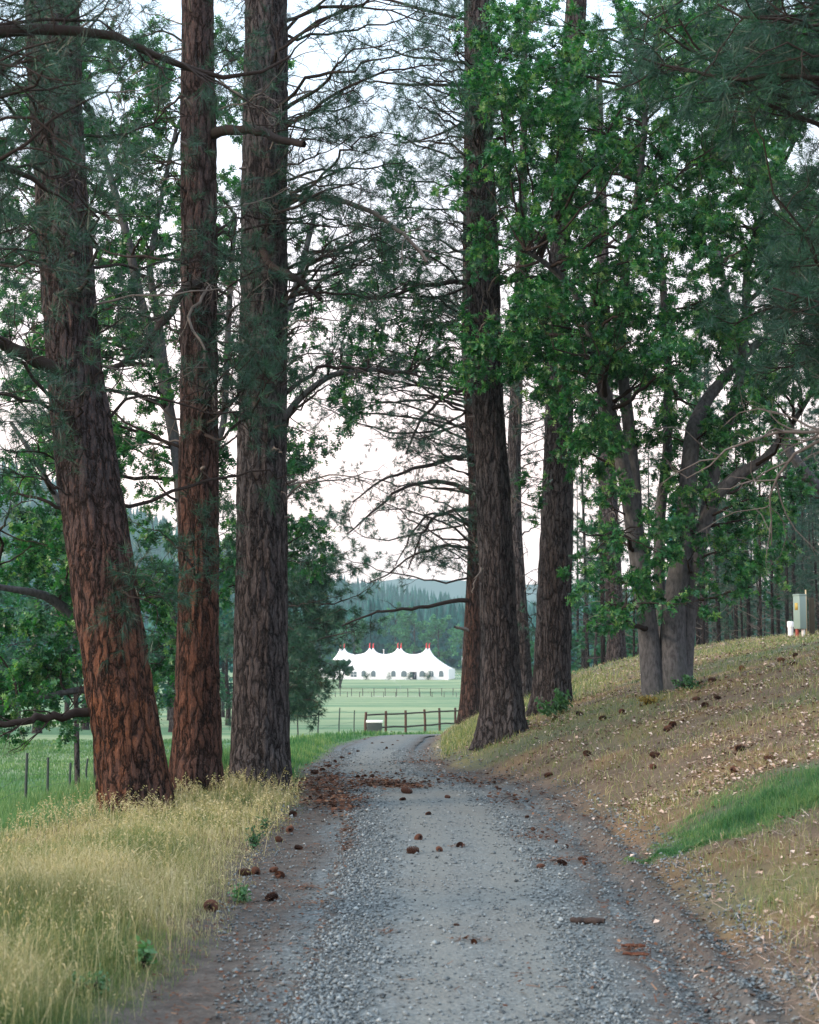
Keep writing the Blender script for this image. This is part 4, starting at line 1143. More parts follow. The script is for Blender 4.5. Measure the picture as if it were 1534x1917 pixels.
    g = Geo(); g.add(loc(np.array([-.5, .5, .5, -.5]) + xc, fy, np.array([-.1, -.1, 1.75, 1.75])), [[0, 1, 2, 3]]); g.add(loc(np.array([-.5, .5, .5, -.5]) + xc, fy + .06, np.array([-.1, -.1, 1.75, 1.75])), [[3, 2, 1, 0]])
    g.build('doorway', [M_dark], root)
    for a in mx:
        for b in my:
            g = Geo(); g.tube(loc(np.array([a, a]), b, np.array([0, 8.35])), [.06, .05], 8); m_ = g.build('mast', [M_metalgrey], root)
            g = Geo(); g.tube(loc(np.array([a, a, a, a]), b, np.array([7.5, 7.8, 8.25, 8.65])), [.20, .13, .11, .04], 10); g.tube(loc(np.array([a, a + .22]), b, np.array([8.35, 8.75])), [.08, .03], 6)
            g.build('peak_cap', [M_red], root)
    for k, xx in enumerate(np.linspace(-HL, HL, 9)):
        for sg in (-1, 1):
            g = Geo(); g.tube(loc(np.array([xx, xx]), np.array([sg * HW, sg * (HW + 1.8)]), np.array([EV, -.05])), .02, 5); g.build('guy_rope', [M_canvas2], root)
    for sx_ in (-1, 1):
        for yy in (-4, 0, 4):
            g = Geo(); g.tube(loc(np.array([sx_ * HL, sx_ * (HL + 1.8)]), yy, np.array([EV, -.05])), .02, 5); g.build('guy_rope', [M_canvas2], root)
    return loc
tloc = tent()
# small clipped trees standing before the tent
rng = np.random.default_rng(5)
sb = [broadleaf_proto(341, 1.9, .55, 500, .25, .16), broadleaf_proto(342, 1.7, .3, 350, .25, .13)]
for k, (X_, j, s, lb) in enumerate([(533, 0, 1.0, 'small round tree before the tent wall, right of the paired glass doors'), (760, 1, .95, 'narrow little tree before the middle of the tent wall'),
                                 (972, 0, .95, 'small dark tree before the tent window left of the dark doorway'), (1158, 0, 1.0, 'small dark tree before the tent window right of the dark doorway')]):
    d = 381; loc_ = onG(590 + X_ / 5.479, d)
    pr = sb[j]
    if k < 2: pr.location = tuple(loc_); pr.scale = (s,) * 3; pr['label'] = lb; pr['placed'] = 1; pr['group'] = 'small trees before the tent'; pr.name = 'small_tree'
    else: copy_thing(pr, loc_, k, s, lb, 'small trees before the tent')
# the spreading tree in the field left of the tent
oak('field_tree', 'spreading grey green tree in the field, its crown before the left end of the tent',
    [[(637, 1282, 5, 330), (637, 1262, 4, 330), (634, 1250, 3.4, 330), (622, 1243, 2.4, 330)], [(636, 1264, 3, 330), (646, 1250, 2.6, 330), (655, 1243, 2, 330)]],
    330, [(606, 1238, 656, 1252, 46, 327, 333), (612, 1250, 628, 1262, 9, 328, 332), (648, 1248, 660, 1264, 9, 328, 332)], 70, cat='tree', lm=M_oakfar, bark=M_barkC, tw=(6, 5), per=4, size=.42, tmpl='q', r_at=.05)
# white pole and low roof behind the tent
g = Geo(); p0 = onG(719, 405); root = thing('vent_pole', 'slim white pole rising behind the tent ridge between its middle peaks', 'pole', p0)
g.tube([p0, p0 + np.array([0, 0, 6.8])], .09, 8); g.build('shaft', [M_canvas], root)
g = Geo(); g.tube([p0 + np.array([0, 0, 6.8]), p0 + np.array([0, 0, 7.0])], [.2, .2], 8); g.build('cap', [M_canvas], root)
# pale glimpse of a roofed shed right of the tent
g0 = onG(893, 440); root = thing('farm_shed', 'low pale roofed farm shed just right of the tent, partly behind the pines', 'shed', g0)
def rot2(x, y, c, a): return np.array([c[0] + x * math.cos(a) - y * math.sin(a), c[1] + x * math.sin(a) + y * math.cos(a)])
g = Geo(); g.box(g0 + np.array([0, 0, 1.2]), (7, 6, 3.0), 0); g.build('wall', [plain('shed_wall', (.22, .24, .26), .8)], root)
g = Geo()
for sg in (-1, 1):
    V = np.array([[-4.2, sg * 3.6, 2.5], [4.2, sg * 3.6, 2.5], [4.2, 0, 4.6], [-4.2, 0, 4.6]]); V2 = V - np.array([0, 0, .12])
    g.add(np.concatenate([V, V2]) + g0, [[0, 1, 2, 3], [7, 6, 5, 4], [0, 4, 5, 1], [1, 5, 6, 2], [3, 7, 4, 0]])
g.build('roof', [plain('tin_roof', (.40, .43, .46), .5, .4)], root)
g = Geo(); g.box(g0 + np.array([-1.5, -3.05, 1.0]), (1.6, .12, 2.2), 0); g.build('door', [M_dark], root)

#@@FENCE
M_fence = plain('weathered_fence', (.085, .048, .038), .9, .15, var=.5, sc_=12, bump=.4)
M_fencedark = plain('dark_fence', (.06, .055, .05), .9, .15)
M_tpost = plain('steel_post', (.035, .05, .045), .7, .3)
def fence(name, label, posts, tops, radius, rails, rail_r, matp, matr, group=None, square=False, wire=False):
    root = thing(name, label, 'fence', posts[0])
    for k, (p_, tz) in enumerate(zip(posts, tops)):
        g = Geo(); lean = rng.normal(size=2) * .02
        top = p_ + np.array([lean[0], lean[1], tz])
        g.tube([p_ - np.array([0, 0, .3]), p_ + np.array([0, 0, tz * .5]), top], [radius, radius * .98, radius * .94], 4 if square else 9, 0)
        g.build('post', [matp], root)
    for f in rails:
        for k in range(len(posts) - 1):
            a = posts[k] + np.array([0, 0, tops[k] * f]); b = posts[k + 1] + np.array([0, 0, tops[k + 1] * f])
            m1 = a * .6 + b * .4 + rng.normal(size=3) * np.array([0, 0, rail_r * .5])
            g = Geo(); g.tube([a, m1, b], [rail_r, rail_r * 1.1, rail_r], 6); g.build('wire' if wire else 'rail', [matr], root)
    return root
rng = np.random.default_rng(3)
fp = [(685, 80), (723, 82.3), (760, 84.7), (796, 87.2), (823, 89.8), (852, 92.3), (880, 95)]
posts = [onG(a, d) for a, d in fp]
tops = [float(P(a, py, d)[2] - onG(a, d)[2]) for (a, d), py in zip(fp, (1333, 1331, 1330, 1328, 1326, 1325, 1324))]
fence('rail_fence', 'brown split rail fence beyond the bend of the lane', posts, tops, .07, (.86, .30), .045, M_fence, M_fencedark)
# long post fence of the far field
ks = np.arange(0, 40); pf = [onG(575 + 21.0 * k, 292) for k in range(0, 16)]
fence('field_fence', 'long thin fence crossing the far field before the tent', pf, [1.45] * len(pf), .07, (.93, .55), .03, M_fencedark, M_fencedark)
pf = [onG(584 + 22.5 * k, 284) for k in range(0, 15)]
fence('field_fence', 'second lower fence along the pale track in the far field', pf, [.85] * len(pf), .06, (.9,), .02, M_fencedark, M_fencedark)
# wire fence of the left meadow
fw = [(5, 33, 1447), (57, 37, 1410), (97, 41, 1418), (138, 45, 1428), (168, 50, 1420)]
pw = [onG(a, d) for a, d, _ in fw]; tw_ = [float(P(a, py, d)[2] - onG(a, d)[2]) for a, d, py in fw]
print('wire posts', tw_)
fence('wire_fence', 'thin steel post and wire fence in the green meadow on the left', pw, tw_, .035, (.9, .6, .35), .003, M_tpost, M_tpost, wire=True)
fw = [(560, 62, 1318), (597, 68, 1325), (636, 75, 1325), (664, 82, 1330)]
pw = [onG(a, d) for a, d, _ in fw]; tw_ = [min(1.6, float(P(a, py, d)[2] - onG(a, d)[2])) for a, d, py in fw]
print('posts2', tw_, tops)
fence('wire_fence', 'leaning steel posts of a wire fence left of the dark water box', pw, tw_, .03, (.9, .5), .004, M_tpost, M_tpost, wire=True)
# dark box with white lid
b0 = onG(702, 79) + np.array([0, 0, .16]); root = thing('water_box', 'dark box with a white lid standing at the near end of the rail fence', 'utility box', b0)
g = Geo(); g.box(b0 + np.array([0, 0, .10]), (.74, .55, .95), 0); g.build('body', [plain('dark_box', (.035, .05, .045), .6)], root, bevel=.01)
g = Geo(); g.box(b0 + np.array([0, 0, .58]), (.82, .62, .11), 0); g.build('lid', [plain('white_lid', (.78, .78, .76), .5, var=.05)], root, bevel=.015)

# ------------------------------------------------------------------ utility pedestal, pipe, stake on the bank
M_ped = plain('pedestal_paint', (.20, .28, .25), .5, .4, var=.1, sc_=3)
up0 = G(1499, 1192, 30, 60); print('pedestal', up0)
dp = up0[1]; k_ = dp / FPX
root = thing('utility_pedestal', 'tall pale green metal utility pedestal on the crest of the bank', 'utility box', up0)
hgt = 72 * k_; wd = 17 * k_
g = Geo(); g.box(up0 + np.array([0, 0, hgt * .5 + .14]), (wd, wd * 1.0, hgt * .86), 0, rot=.55); g.build('cabinet', [M_ped], root, bevel=.012)
g = Geo(); g.box(up0 + np.array([0, 0, hgt * .93 + .14 + .02]), (wd * 1.06, wd * 1.06, .05), 0, rot=.55); g.build('cap', [M_ped], root, bevel=.01)
g = Geo(); c_ = np.array([-wd * .5, -wd * .19, 0])
n_ = np.array([-math.cos(.55), -math.sin(.55), 0]); g.box(up0 + n_ * (wd / 2 + .004) + np.array([0, 0, hgt * .78]), (.006, wd * .45, .20), 0, rot=.55); g.build('sticker', [plain('yellow_sticker', (.40, .30, .07), .6)], root)
for sx_ in (-1, 1):
    q = up0 + np.array([sx_ * wd * .33, 0, 0])
    g = Geo(); g.tube([q - np.array([0, 0, .15]), q + np.array([0, 0, .22])], .05, 10); g.build('leg', [plain('leg_paint_%d' % (sx_ > 0), (.26, .06, .04) if sx_ < 0 else (.62, .62, .60), .6)], root)
pp = G(1481, 1192, 30, 60)
root = thing('pipe', 'short white plastic pipe stub with a cap beside the utility pedestal', 'pipe', pp)
g = Geo(); g.tube([pp - np.array([0, 0, .15]), pp + np.array([0, 0, .33])], .075, 16); g.build('tube', [M_canvas], root, smooth=False)
g = Geo(); g.tube([pp + np.array([0, 0, .27]), pp + np.array([0, 0, .42]), pp + np.array([0, 0, .44])], [.092, .092, .07], 16); g.build('cap', [M_canvas], root)
q = P(1509, 1110, dp + .3); q0 = np.array([q[0], q[1], float(H(q[0], q[1]))])
root = thing('marker_post', 'square brown wooden post with a pale stake directly behind the utility pedestal', 'post', q0)
g = Geo(); g.box((q0 + np.array([wd * .62, 0, hgt * .48])), (.13, .12, hgt * 1.0), 0, rot=.1); g.build('post', [plain('post_wood', (.065, .055, .04), .9, .1, bump=.3)], root, bevel=.008)
g = Geo(); g.box((q0 + np.array([.0, .0, hgt * .58])), (.03, .03, hgt * 1.22), 0, rot=.2); g.build('stake', [plain('stake_wood', (.50, .42, .26), .8)], root)
# white car and pale building beyond the bank
def car(px, py, d, label, col_):
    c0 = onG(px, d)
    root = thing('parked_car', label, 'car', c0)
    g = Geo()
    prof = [(-2.1, .35), (-2.15, .75), (-1.6, .92), (-.9, 1.02), (-.45, 1.42), (.75, 1.45), (1.5, 1.05), (2.05, .95), (2.15, .6), (2.1, .35)]
    m = len(prof); V = np.array([[x, y, z] for y in (-.85, .85) for x, z in prof]) + c0
    g.add(V, [[i, (i + 1) % m, m + (i + 1) % m, m + i] for i in range(m)])
    for o_ in (0, m):
        cc = V[o_:o_ + m].mean(0); g.add(np.vstack([V[o_:o_ + m], cc]), [[i, (i + 1) % m, m] for i in range(m)])
    g.build('body', [col_], root, bevel=.05)
    g = Geo(); V = np.array([[-.85, -.856, 1.03], [-.42, -.856, 1.36], [.7, -.856, 1.38], [1.3, -.856, 1.05]]) + c0; g.add(V, [[0, 1, 2, 3]]); V = V + np.array([0, 1.712, 0]); g.add(V, [[3, 2, 1, 0]]); g.build('window', [M_win], root)
    for sx_ in (-1.35, 1.3):
        for sy in (-.8, .8):
            g = Geo(); q = c0 + np.array([sx_, sy, .33]); g.tube([q - np.array([0, .1, 0]), q + np.array([0, .1, 0])], .33, 18); g.build('wheel', [M_dark], root)
car(1078, 1262, 138, 'white parked car glimpsed beyond the bank right of the shrub pine', plain('white_car_paint', (.8, .8, .8), .25, .6))
#@@GROUNDCOVER
# ------------------------------------------------------------------ ground cover
def blades(geo, x, y, h, w_, mat=0, tone=.5, lean=.35, z=None, bend=.35):
    m = len(x)
    if m == 0: return
    z = H(x, y) - .01 if z is None else z
    b = np.stack([x, y, z], 1); az = rng.uniform(0, 6.283, m)
    dv = np.stack([np.cos(az), np.sin(az), np.zeros(m)], 1)
    ln = (rng.random(m) * lean)[:, None] * h[:, None]
    side = np.stack([-np.sin(az + rng.normal(0, .8, m)), np.cos(az), np.zeros(m)], 1); side = nrm(side) * (w_ / 2)[:, None]
    m1 = b + dv * ln * .35 + np.array([0, 0, .55]) * h[:, None]
    tip = b + dv * ln * (1 + bend) + np.array([0, 0, 1.0]) * h[:, None] * (1 - .25 * rng.random(m))[:, None]
    V = np.stack([b - side, b + side, m1 - side * .8, m1 + side * .8, tip], 1).reshape(-1, 3)
    F = np.array([(0, 1, 3), (0, 3, 2), (2, 3, 4)])[None] + (np.arange(m) * 5)[:, None, None]
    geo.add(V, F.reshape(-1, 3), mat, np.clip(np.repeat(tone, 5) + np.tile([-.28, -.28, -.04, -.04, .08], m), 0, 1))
    return tip, dv
def rand_in(n, y0, y1, f0, f1, power=1.0):
    """random spots between depths y0..y1, lateral fraction of the view f0..f1 (denser nearby)"""
    y = y0 * (y1 / y0) ** rng.random(n)
    return rng.uniform(f0, f1, n) * np.maximum(y, 7), y
rng = np.random.default_rng(40)
# dry grass of the left verge
x, y = rand_in(360000, 4.5, 27, -.46, -.01)
grav, dry, green, _ = zones(x, y); sl = xl(y) - x
dens = np.clip((sl - lsh(y) + .12) / .35, 0, 1) * (1 - .95 * fieldf(x, y)) * (.35 + .9 * vn(x * 2.2, y * 2.2, 60)) * (1 - .9 * sstep(21, 25, y))
k = rng.random(len(x)) < dens
x, y, sl = x[k], y[k], sl[k]
edge = np.clip((sl - lsh(y)) / .9, .16, 1)
h = edge * rng.uniform(.16, .46, len(x)) * (.7 + .6 * vn(x * 1.1, y * 1.1, 61))
h = h * np.interp(y, [5, 9, 13, 15, 19], [1.05, .88, .68, .45, .48]) * (.7 + .6 * vn(x * 4, y * 4, 91))
h = h * (1 - .5 * sstep(1.6, 2.6, sl) * sstep(10.5, 13.5, y))
greenish = vn(x * .9 + 3, y * .9, 62)
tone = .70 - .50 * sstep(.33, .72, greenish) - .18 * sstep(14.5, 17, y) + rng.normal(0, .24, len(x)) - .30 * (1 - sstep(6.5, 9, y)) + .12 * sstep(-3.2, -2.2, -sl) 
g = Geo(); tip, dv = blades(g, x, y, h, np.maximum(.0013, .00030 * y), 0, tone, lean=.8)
# drooping seed heads
k = (rng.random(len(x)) < .06) & (h > .2)
tp_ = tip[k]; sd = dv[k]; ln = (.026 * np.clip(y[k] / 12, .5, 1.2))[:, None]
s_ = np.stack([-sd[:, 1], sd[:, 0], np.zeros(len(sd))], 1) * .0042 * (y[k] / 12)[:, None]
V = np.stack([tp_ - s_ * .3, tp_ + sd * ln * .5 + s_, tp_ + sd * ln + np.array([0, 0, -.035]), tp_ + sd * ln * .5 - s_], 1).reshape(-1, 3)
F = np.array([(0, 1, 2), (0, 2, 3)])[None] + (np.arange(len(sd)) * 4)[:, None, None]
g.add(V, F.reshape(-1, 3), 0, np.repeat(np.clip(rng.normal(.85, .12, len(sd)), 0, 1), 4))
q_ = rng.random(len(x)) < .016 * (1 + 3 * (y > 14)) * (sl > .5) * (sl < 3.0) * (y < 20.8) * (sl < 3.9) * (1 - fieldf(x, y))
n2_ = int(q_.sum()); h2 = rng.uniform(.30, .60, n2_) * np.interp(y[q_], [6, 12, 15, 20], [1.0, .8, .6, .6])
tip, dv = blades(g, x[q_], y[q_], h2, np.maximum(.0013, .0003 * y[q_]), 0, np.clip(rng.normal(.8, .15, n2_), 0, 1), lean=.5)
for j_ in range(7):
    a_ = tip - dv * (.012 * j_) - np.array([0, 0, .018 * j_]) ; ww = .0024 * np.maximum(.8, y[q_] / 9)[:, None]; sz_ = np.clip(y[q_] / 14, .45, 1)[:, None]
    dd = nrm(dv + rng.normal(size=dv.shape) * .5 + np.array([0, 0, -.5])); s_ = nrm(np.cross(dd, rng.normal(size=dd.shape))) * ww
    V = np.stack([a_, a_ + dd * .016 * sz_ + s_, a_ + dd * .034 * sz_, a_ + dd * .016 * sz_ - s_], 1).reshape(-1, 3)
    g.add(V, (np.array([(0, 1, 2), (0, 2, 3)])[None] + (np.arange(n2_) * 4)[:, None, None]).reshape(-1, 3), 0, np.repeat(np.clip(rng.normal(.75, .15, n2_), 0, 1), 4))
tagit(g.build('dry_grass', [M_grassdry]), 'tall pale dry grass covering the left verge', 'grass', kind='stuff')
# meadow grass of the left field and along the far bend
x, y = rand_in(230000, 13.5, 75, -.36, .06)
sl = xl(y) - x
dens = sstep(.0, .5, sl - lsh(y)) * np.clip(fieldf(x, y) + sstep(20, 24, y), 0, 1) * (.5 + .6 * vn(x, y, 63))
k = rng.random(len(x)) < dens
x, y, sl = x[k], y[k], sl[k]
h = rng.uniform(.14, .38, len(x)) * (.6 + .6 * vn(x * .7, y * .7, 64)) * np.interp(y, [15, 22], [.55, 1]) * np.clip((sl - lsh(y)) / .6, .3, 1)
strip = (sl < 2.8) & (y > 20)
h = np.where(strip, h * 1.0, h) * np.interp(y, [30, 60], [1, .55])
tone = rng.normal(.42, .18, len(x)) + .35 * (vn(x * .4, y * .4, 65) - .5)
g = Geo(); kk = strip
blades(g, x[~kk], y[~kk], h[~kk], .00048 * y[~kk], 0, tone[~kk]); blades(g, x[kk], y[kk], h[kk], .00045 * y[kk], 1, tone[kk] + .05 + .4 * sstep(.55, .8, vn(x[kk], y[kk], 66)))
tagit(g.build('meadow_grass', [M_meadow, M_grassgrn]), 'green meadow grass of the left field and the far verge', 'grass', kind='stuff')
# sparse grass and lush green strip on the bank
x, y = rand_in(290000, 5.0, 62, .02, .46)
grav, dry, green, lit = zones(x, y); sr = x - xr(y); pt = patch(x, y)
yel = sstep(26, 31, y - 1.2 * sr) * (1 - .8 * sstep(38, 46, y)) * (1 - .7 * sstep(3.2, 5, sr))
dens = np.clip(sstep(.45, .9, sr) * (.05 + .32 * dry + .22 * green) + yel * .5 * sstep(.2, .5, sr), 0, 1) * (1 - pt)
k = rng.random(len(x)) < dens
xa, ya, ga, yl = x[k], y[k], green[k], yel[k]
h = rng.uniform(.04, .13, len(xa)) * (1 + .9 * yl) * (.6 + .8 * vn(xa * 2, ya * 2, 67))
g = Geo(); blades(g, xa, ya, h, np.maximum(.002, .00034 * ya), 0, .60 - .5 * ga + rng.normal(0, .24, len(xa)), lean=1.2)
tagit(g.build('sparse_grass', [M_grassdry]), 'thin short straw grass over the leaf strewn bank', 'grass', kind='stuff')
n_ = 60000
u = rng.uniform(-.15, 1.6, n_); side_ = np.interp(u, [-.15, 0, .5, 1, 1.6], [.12, .40, .95, 1.5, 1.8])
v = rng.normal(size=n_) * side_ * np.where(rng.random(n_) < .14, 1.0, .42)
v = v + (vn(u * 9, v * 3, 81) - .5) * .5 - .15 * u
kp = rng.random(n_) < (.25 + 1.1 * sstep(.35, .65, fbm(u * 6, v * 3.5, 3, 82)))
u, v = u[kp], v[kp]
uu_ = u * _gl
xx = _ga[0] + _gd[0] * uu_ - _gd[1] * v; yy = _ga[1] + _gd[1] * uu_ + _gd[0] * v
edge_ = np.exp(-(v / (np.interp(u, [-.15, 0, .5, 1, 1.6], [.12, .40, .95, 1.5, 1.8]) * .75)) ** 2)
h = rng.uniform(.03, .17, len(xx)) * (.25 + .85 * np.clip(u, 0, 1)) * (.3 + .7 * edge_)
g = Geo(); blades(g, xx, yy, h, np.full(len(xx), .0032), 0, rng.normal(.42, .28, len(xx)) + .35 * (1 - edge_) + .5 * (vn(xx * 3, yy * 3, 69) - .5), lean=.7)
tagit(g.build('lush_grass', [M_grassgrn]), 'bright green tuft strip of grass on the right bank', 'grass', kind='stuff')
# crushed stones
rng = np.random.default_rng(41)
x, y = rand_in(190000, 5.0, 40, -.12, .26)
sl = xl(y) - x; sr = x - xr(y); W = xr(y) - xl(y); t_ = -sl / W
wind = np.exp(-((t_ - .10) / .10) ** 2) * 1.0 + .5 * np.exp(-((t_ - .80) / .07) ** 2) * sstep(6, 7, y) + .12
dens = np.where((sl < .75) & (sr < .75), np.where((t_ > 0) & (t_ < 1), wind, np.where(sr > 0, .26, .13)), 0) * (.4 + 1.0 * vn(x * 3, y * 3, 70)) 
k = rng.random(len(x)) < dens * .9
x, y = x[k], y[k]
_oc = np.array([(1, 0, 0), (-1, 0, 0), (0, 1, 0), (0, -1, 0), (0, 0, 1), (0, 0, -1)], float); _of = np.array([(0, 2, 4), (2, 1, 4), (1, 3, 4), (3, 0, 4), (2, 0, 5), (1, 2, 5), (3, 1, 5), (0, 3, 5)])
m = len(x); sz = rng.uniform(.004, .0115, m) * np.where(rng.random(m) < .05, 1.7, 1) * (1 + .02 * y)
jit = 1 + rng.normal(0, .25, (m, 6, 3)); V = _oc[None] * jit + rng.normal(0, .18, (m, 6, 3))
az = rng.uniform(0, 6.28, m); ca, sa = np.cos(az)[:, None], np.sin(az)[:, None]
V = np.stack([V[..., 0] * ca - V[..., 1] * sa, V[..., 0] * sa + V[..., 1] * ca, V[..., 2] * .7], -1) * sz[:, None, None]
inr = (x > xl(y)) & (x < xr(y))
V = V + np.stack([x, y, H(x, y) + np.where(inr, .026, .004) + sz * .3], 1)[:, None]
g = Geo().add(V.reshape(-1, 3), (_of[None] + (np.arange(m) * 6)[:, None, None]).reshape(-1, 3), 0, np.repeat(np.clip(rng.normal(.47, .18, m), 0, .88), 6))
tagit(g.build('loose_gravel', [M_stone]), 'loose crushed stones along the lane and its shoulders', 'gravel', kind='stuff')
# fallen leaves of the bank
x, y = rand_in(115000, 5.0, 60, -.06, .46)
gr_, dry, green, lit = zones(x, y); sr = x - xr(y)
dens = lit * (.22 + .95 * sstep(.45, .75, fbm(x * .9, y * .9, 3, 72))) * sstep(.35, 1.0, sr) + .05 * (sr > .1)
dens = dens * (.25 + 1.1 * sstep(.45, .7, vn(x * 2.6, y * 2.6, 73)))
k = rng.random(len(x)) < dens * .9 * np.interp(y, [6, 10, 14], [.3, .7, 1])
x, y = x[k], y[k]; m = len(x)
g = Geo(); az = rng.uniform(0, 6.28, m); d_ = np.stack([np.cos(az), np.sin(az), rng.normal(0, .25, m)], 1)
curl = np.array([(0, 0, 0), (.36, .45, .28), (0, 1.0, .12), (-.36, .45, .22), (0, .5, -.05)], float); cf_ = np.array([(0, 1, 4), (1, 2, 4), (2, 3, 4), (3, 0, 4)])
scatter(g, curl, cf_, np.stack([x, y, H(x, y) + .012], 1), d_, rng.uniform(.018, .048, m) * (.75 + .032 * y), 0, np.clip(rng.normal(.68, .26, m), 0, 1), 2.5)
tagit(g.build('fallen_leaves', [M_litter]), 'curled tan fallen leaves scattered over the bank', 'leaves', kind='stuff')
# brown needles, bark flakes and twigs on the lane edge
rng = np.random.default_rng(42)
def debris(cx, cy, sx_, sy_, n, ang=0.0):
    a = rng.normal(size=(n, 2)) * [sx_, sy_]; c, s = math.cos(ang), math.sin(ang)
    return cx + a[:, 0] * c - a[:, 1] * s, cy + a[:, 0] * s + a[:, 1] * c
xs, ys_ = [], []
def deb_px(px, py, sx_, sy_, n):
    n = int(n * 2.4)
    q = G(px, py); a, b = debris(q[0], q[1], sx_, sy_, n); xs.append(a); ys_.append(b)
for q in [(600, 1462, .22, .9, 420), (620, 1478, .25, .7, 420), (625, 1500, .20, .45, 300), (640, 1515, .14, .4, 160), (645, 1560, .07, .5, 80), (650, 1590, .05, .25, 50), (705, 1468, .25, .45, 260), (740, 1474, .22, .35, 300), (775, 1478, .16, .2, 120),
          (900, 1468, .3, .4, 90), (950, 1500, .15, .5, 70), (1000, 1570, .12, .3, 60), (1045, 1620, .12, .12, 40), (888, 1772, .07, .04, 22), (715, 1756, .05, .03, 12), (1090, 1615, .2, .15, 50), (1010, 1575, .12, .05, 40), (860, 1592, .06, .04, 14), (500, 1690, .3, .4, 60), (575, 1665, .08, .05, 22), (590, 1695, .08, .03, 20), (940, 1850, .3, .2, 24), (1185, 1790, .05, .03, 30), (790, 1430, .3, .7, 90), (850, 1460, .3, .5, 90), (700, 1455, .3, .5, 60), (610, 1440, .2, 1.5, 130)]:
    deb_px(*q)
# also thinly along both shoulders
x, y = rand_in(26000, 6, 40, -.16, .2); sl = xl(y) - x; sr = x - xr(y)
k = (((sl > -.1) & (sl < lsh(y) + .15)) | ((sr > -.15) & (sr < .5))) & (rng.random(len(x)) < .55)
xs.append(x[k]); ys_.append(y[k])
x = np.concatenate(xs); y = np.concatenate(ys_); m = len(x)
g = Geo(); az = rng.uniform(0, 6.28, m); d_ = np.stack([np.cos(az), np.sin(az), rng.normal(0, .12, m)], 1)
isn = rng.random(m) < .5
inr = (x > xl(y)) & (x < xr(y)); zz = H(x, y) + np.where(inr, .032, .012) + rng.random(m) * .01
pos = np.stack([x, y, zz], 1)
sliver = np.array([(-.05, 0, 0), (.05, 0, 0), (.03, 1, .1), (-.02, 1.02, .1)], float)
scatter(g, sliver, _lqf, pos[isn], d_[isn], rng.uniform(.03, .09, isn.sum()), 0, np.clip(rng.normal(.6, .2, isn.sum()), 0, 1), 3)
chip = np.array([(-.3, 0, 0), (.3, .1, .1), (.25, 1, .3), (-.3, .9, .15)], float)
k = ~isn
scatter(g, chip, _lqf, pos[k], d_[k], rng.uniform(.010, .030, k.sum()) * (1 + 1.1 * sstep(14, 18, y[k])), 0, np.clip(rng.normal(.4, .25, k.sum()), 0, 1), 3)
tagit(g.build('needle_litter', [M_needlebrown]), 'brown needles and bark flakes drifted along the lane edges', 'litter', kind='stuff')
# twiggy straw on the near right bank
x, y = rand_in(36000, 5, 20, .10, .46); sr = x - xr(y)
k = (sr > .4) & (patch(x, y) < .3) & (rng.random(len(x)) < .5)
x, y = x[k], y[k]; m = len(x)
g = Geo(); az = rng.uniform(0, 6.28, m); d_ = np.stack([np.cos(az), np.sin(az), rng.normal(.05, .18, m)], 1)
scatter(g, sliver * np.array([.4, 1, 1]), _lqf, np.stack([x, y, H(x, y) + .02], 1), d_, rng.uniform(.04, .12, m), 0, np.clip(rng.normal(.6, .25, m), 0, 1), 3)
tagit(g.build('straw_litter', [M_litter]), 'loose straw and fine twigs lying on the near bank', 'litter', kind='stuff')

# ------------------------------------------------------------------ shrubs and weeds
def shrub(name, label, c, r, h, n, ls, lm, tone=.5, seed=1, cat='shrub'):
    global rng
    rng = np.random.default_rng(seed)
    root = thing(name, label, cat, c)
    st = []
    for k in range(n):
        v = nrm(rng.normal(size=3)); v[2] = abs(v[2]); q = rng.uniform(.4, 1)
        st.append(c + np.array([v[0] * r * q, v[1] * r * q, v[2] * h * q + .05]))
    sk = [(np.array([c - np.array([0, 0, .05]), c + np.array([0, 0, h * .25])]), np.array([.02, .012]))]
    B, BR = branch_to(sk, st, .012, 6, .1, wig=.1, low=0)
    g = Geo(); V, Q = tubes(B, BR, 4); g.add(V, Q); b2, r2 = grow(B, BR, 3, .3, 1, h * .2, h * .45, .4, 1.1, 5, .004, .3, .02); V, Q = tubes(b2, r2, 3); g.add(V, Q)
    g.build('stems', [M_twig], root)
    l = Geo(); leaves_on(l, b2, 6, ls, 0, tone, .2, 'q', .1); leaves_on(l, B, 5, ls, 0, tone, .2, 'q', .3); l.build('foliage', [lm], root)
    return root
shrub('shrub', 'leafy shrub at the foot of the upright right hand pine', G(1042, 1340), .38, .42, 22, .08, M_weed, .45, 1)
shrub('shrub', 'small dark shrub at the right foot of the flared grey pine', G(972, 1368), .16, .28, 8, .06, M_weed, .3, 2)
shrub('shrub', 'low leafy shrub at the right foot of the grey oak', G(1290, 1292), .30, .18, 16, .06, M_weed, .25, 3)
shrub('shrub', 'small pale leafed shrub beside the orange pine foot', G(893, 1338), .28, .42, 12, .07, M_weed, .8, 4)
shrub('shrub', 'low brushy mound of twigs and leaves left of the white pipe', G(1440, 1190, 30, 60), .75, .38, 40, .06, M_litter, .35, 5)
shrub('weed', 'broad leaved green weed at the edge of the left verge', G(268, 1815), .06, .10, 5, .04, M_weed, 1.0, 6, 'weed')
shrub('weed', 'low green weed cluster on the dirt left of the gravel', G(455, 1690), .09, .05, 9, .03, M_weed, .6, 7, 'weed')
shrub('weed', 'leafy green weeds among the grass in the bottom left corner', G(175, 1868), .13, .08, 9, .028, M_weed, .6, 8, 'weed')
shrub('weed', 'low yellow moss like clump at the left foot of the grey oak', G(1215, 1318), .26, .07, 26, .03, plain('yellow_moss', (.20, .15, .03), .9), .5, 9, 'moss')
shrub('weed', 'dark weed beside the cluster of cones at the grass edge', G(478, 1590), .08, .16, 6, .03, M_weed, .1, 10, 'weed')
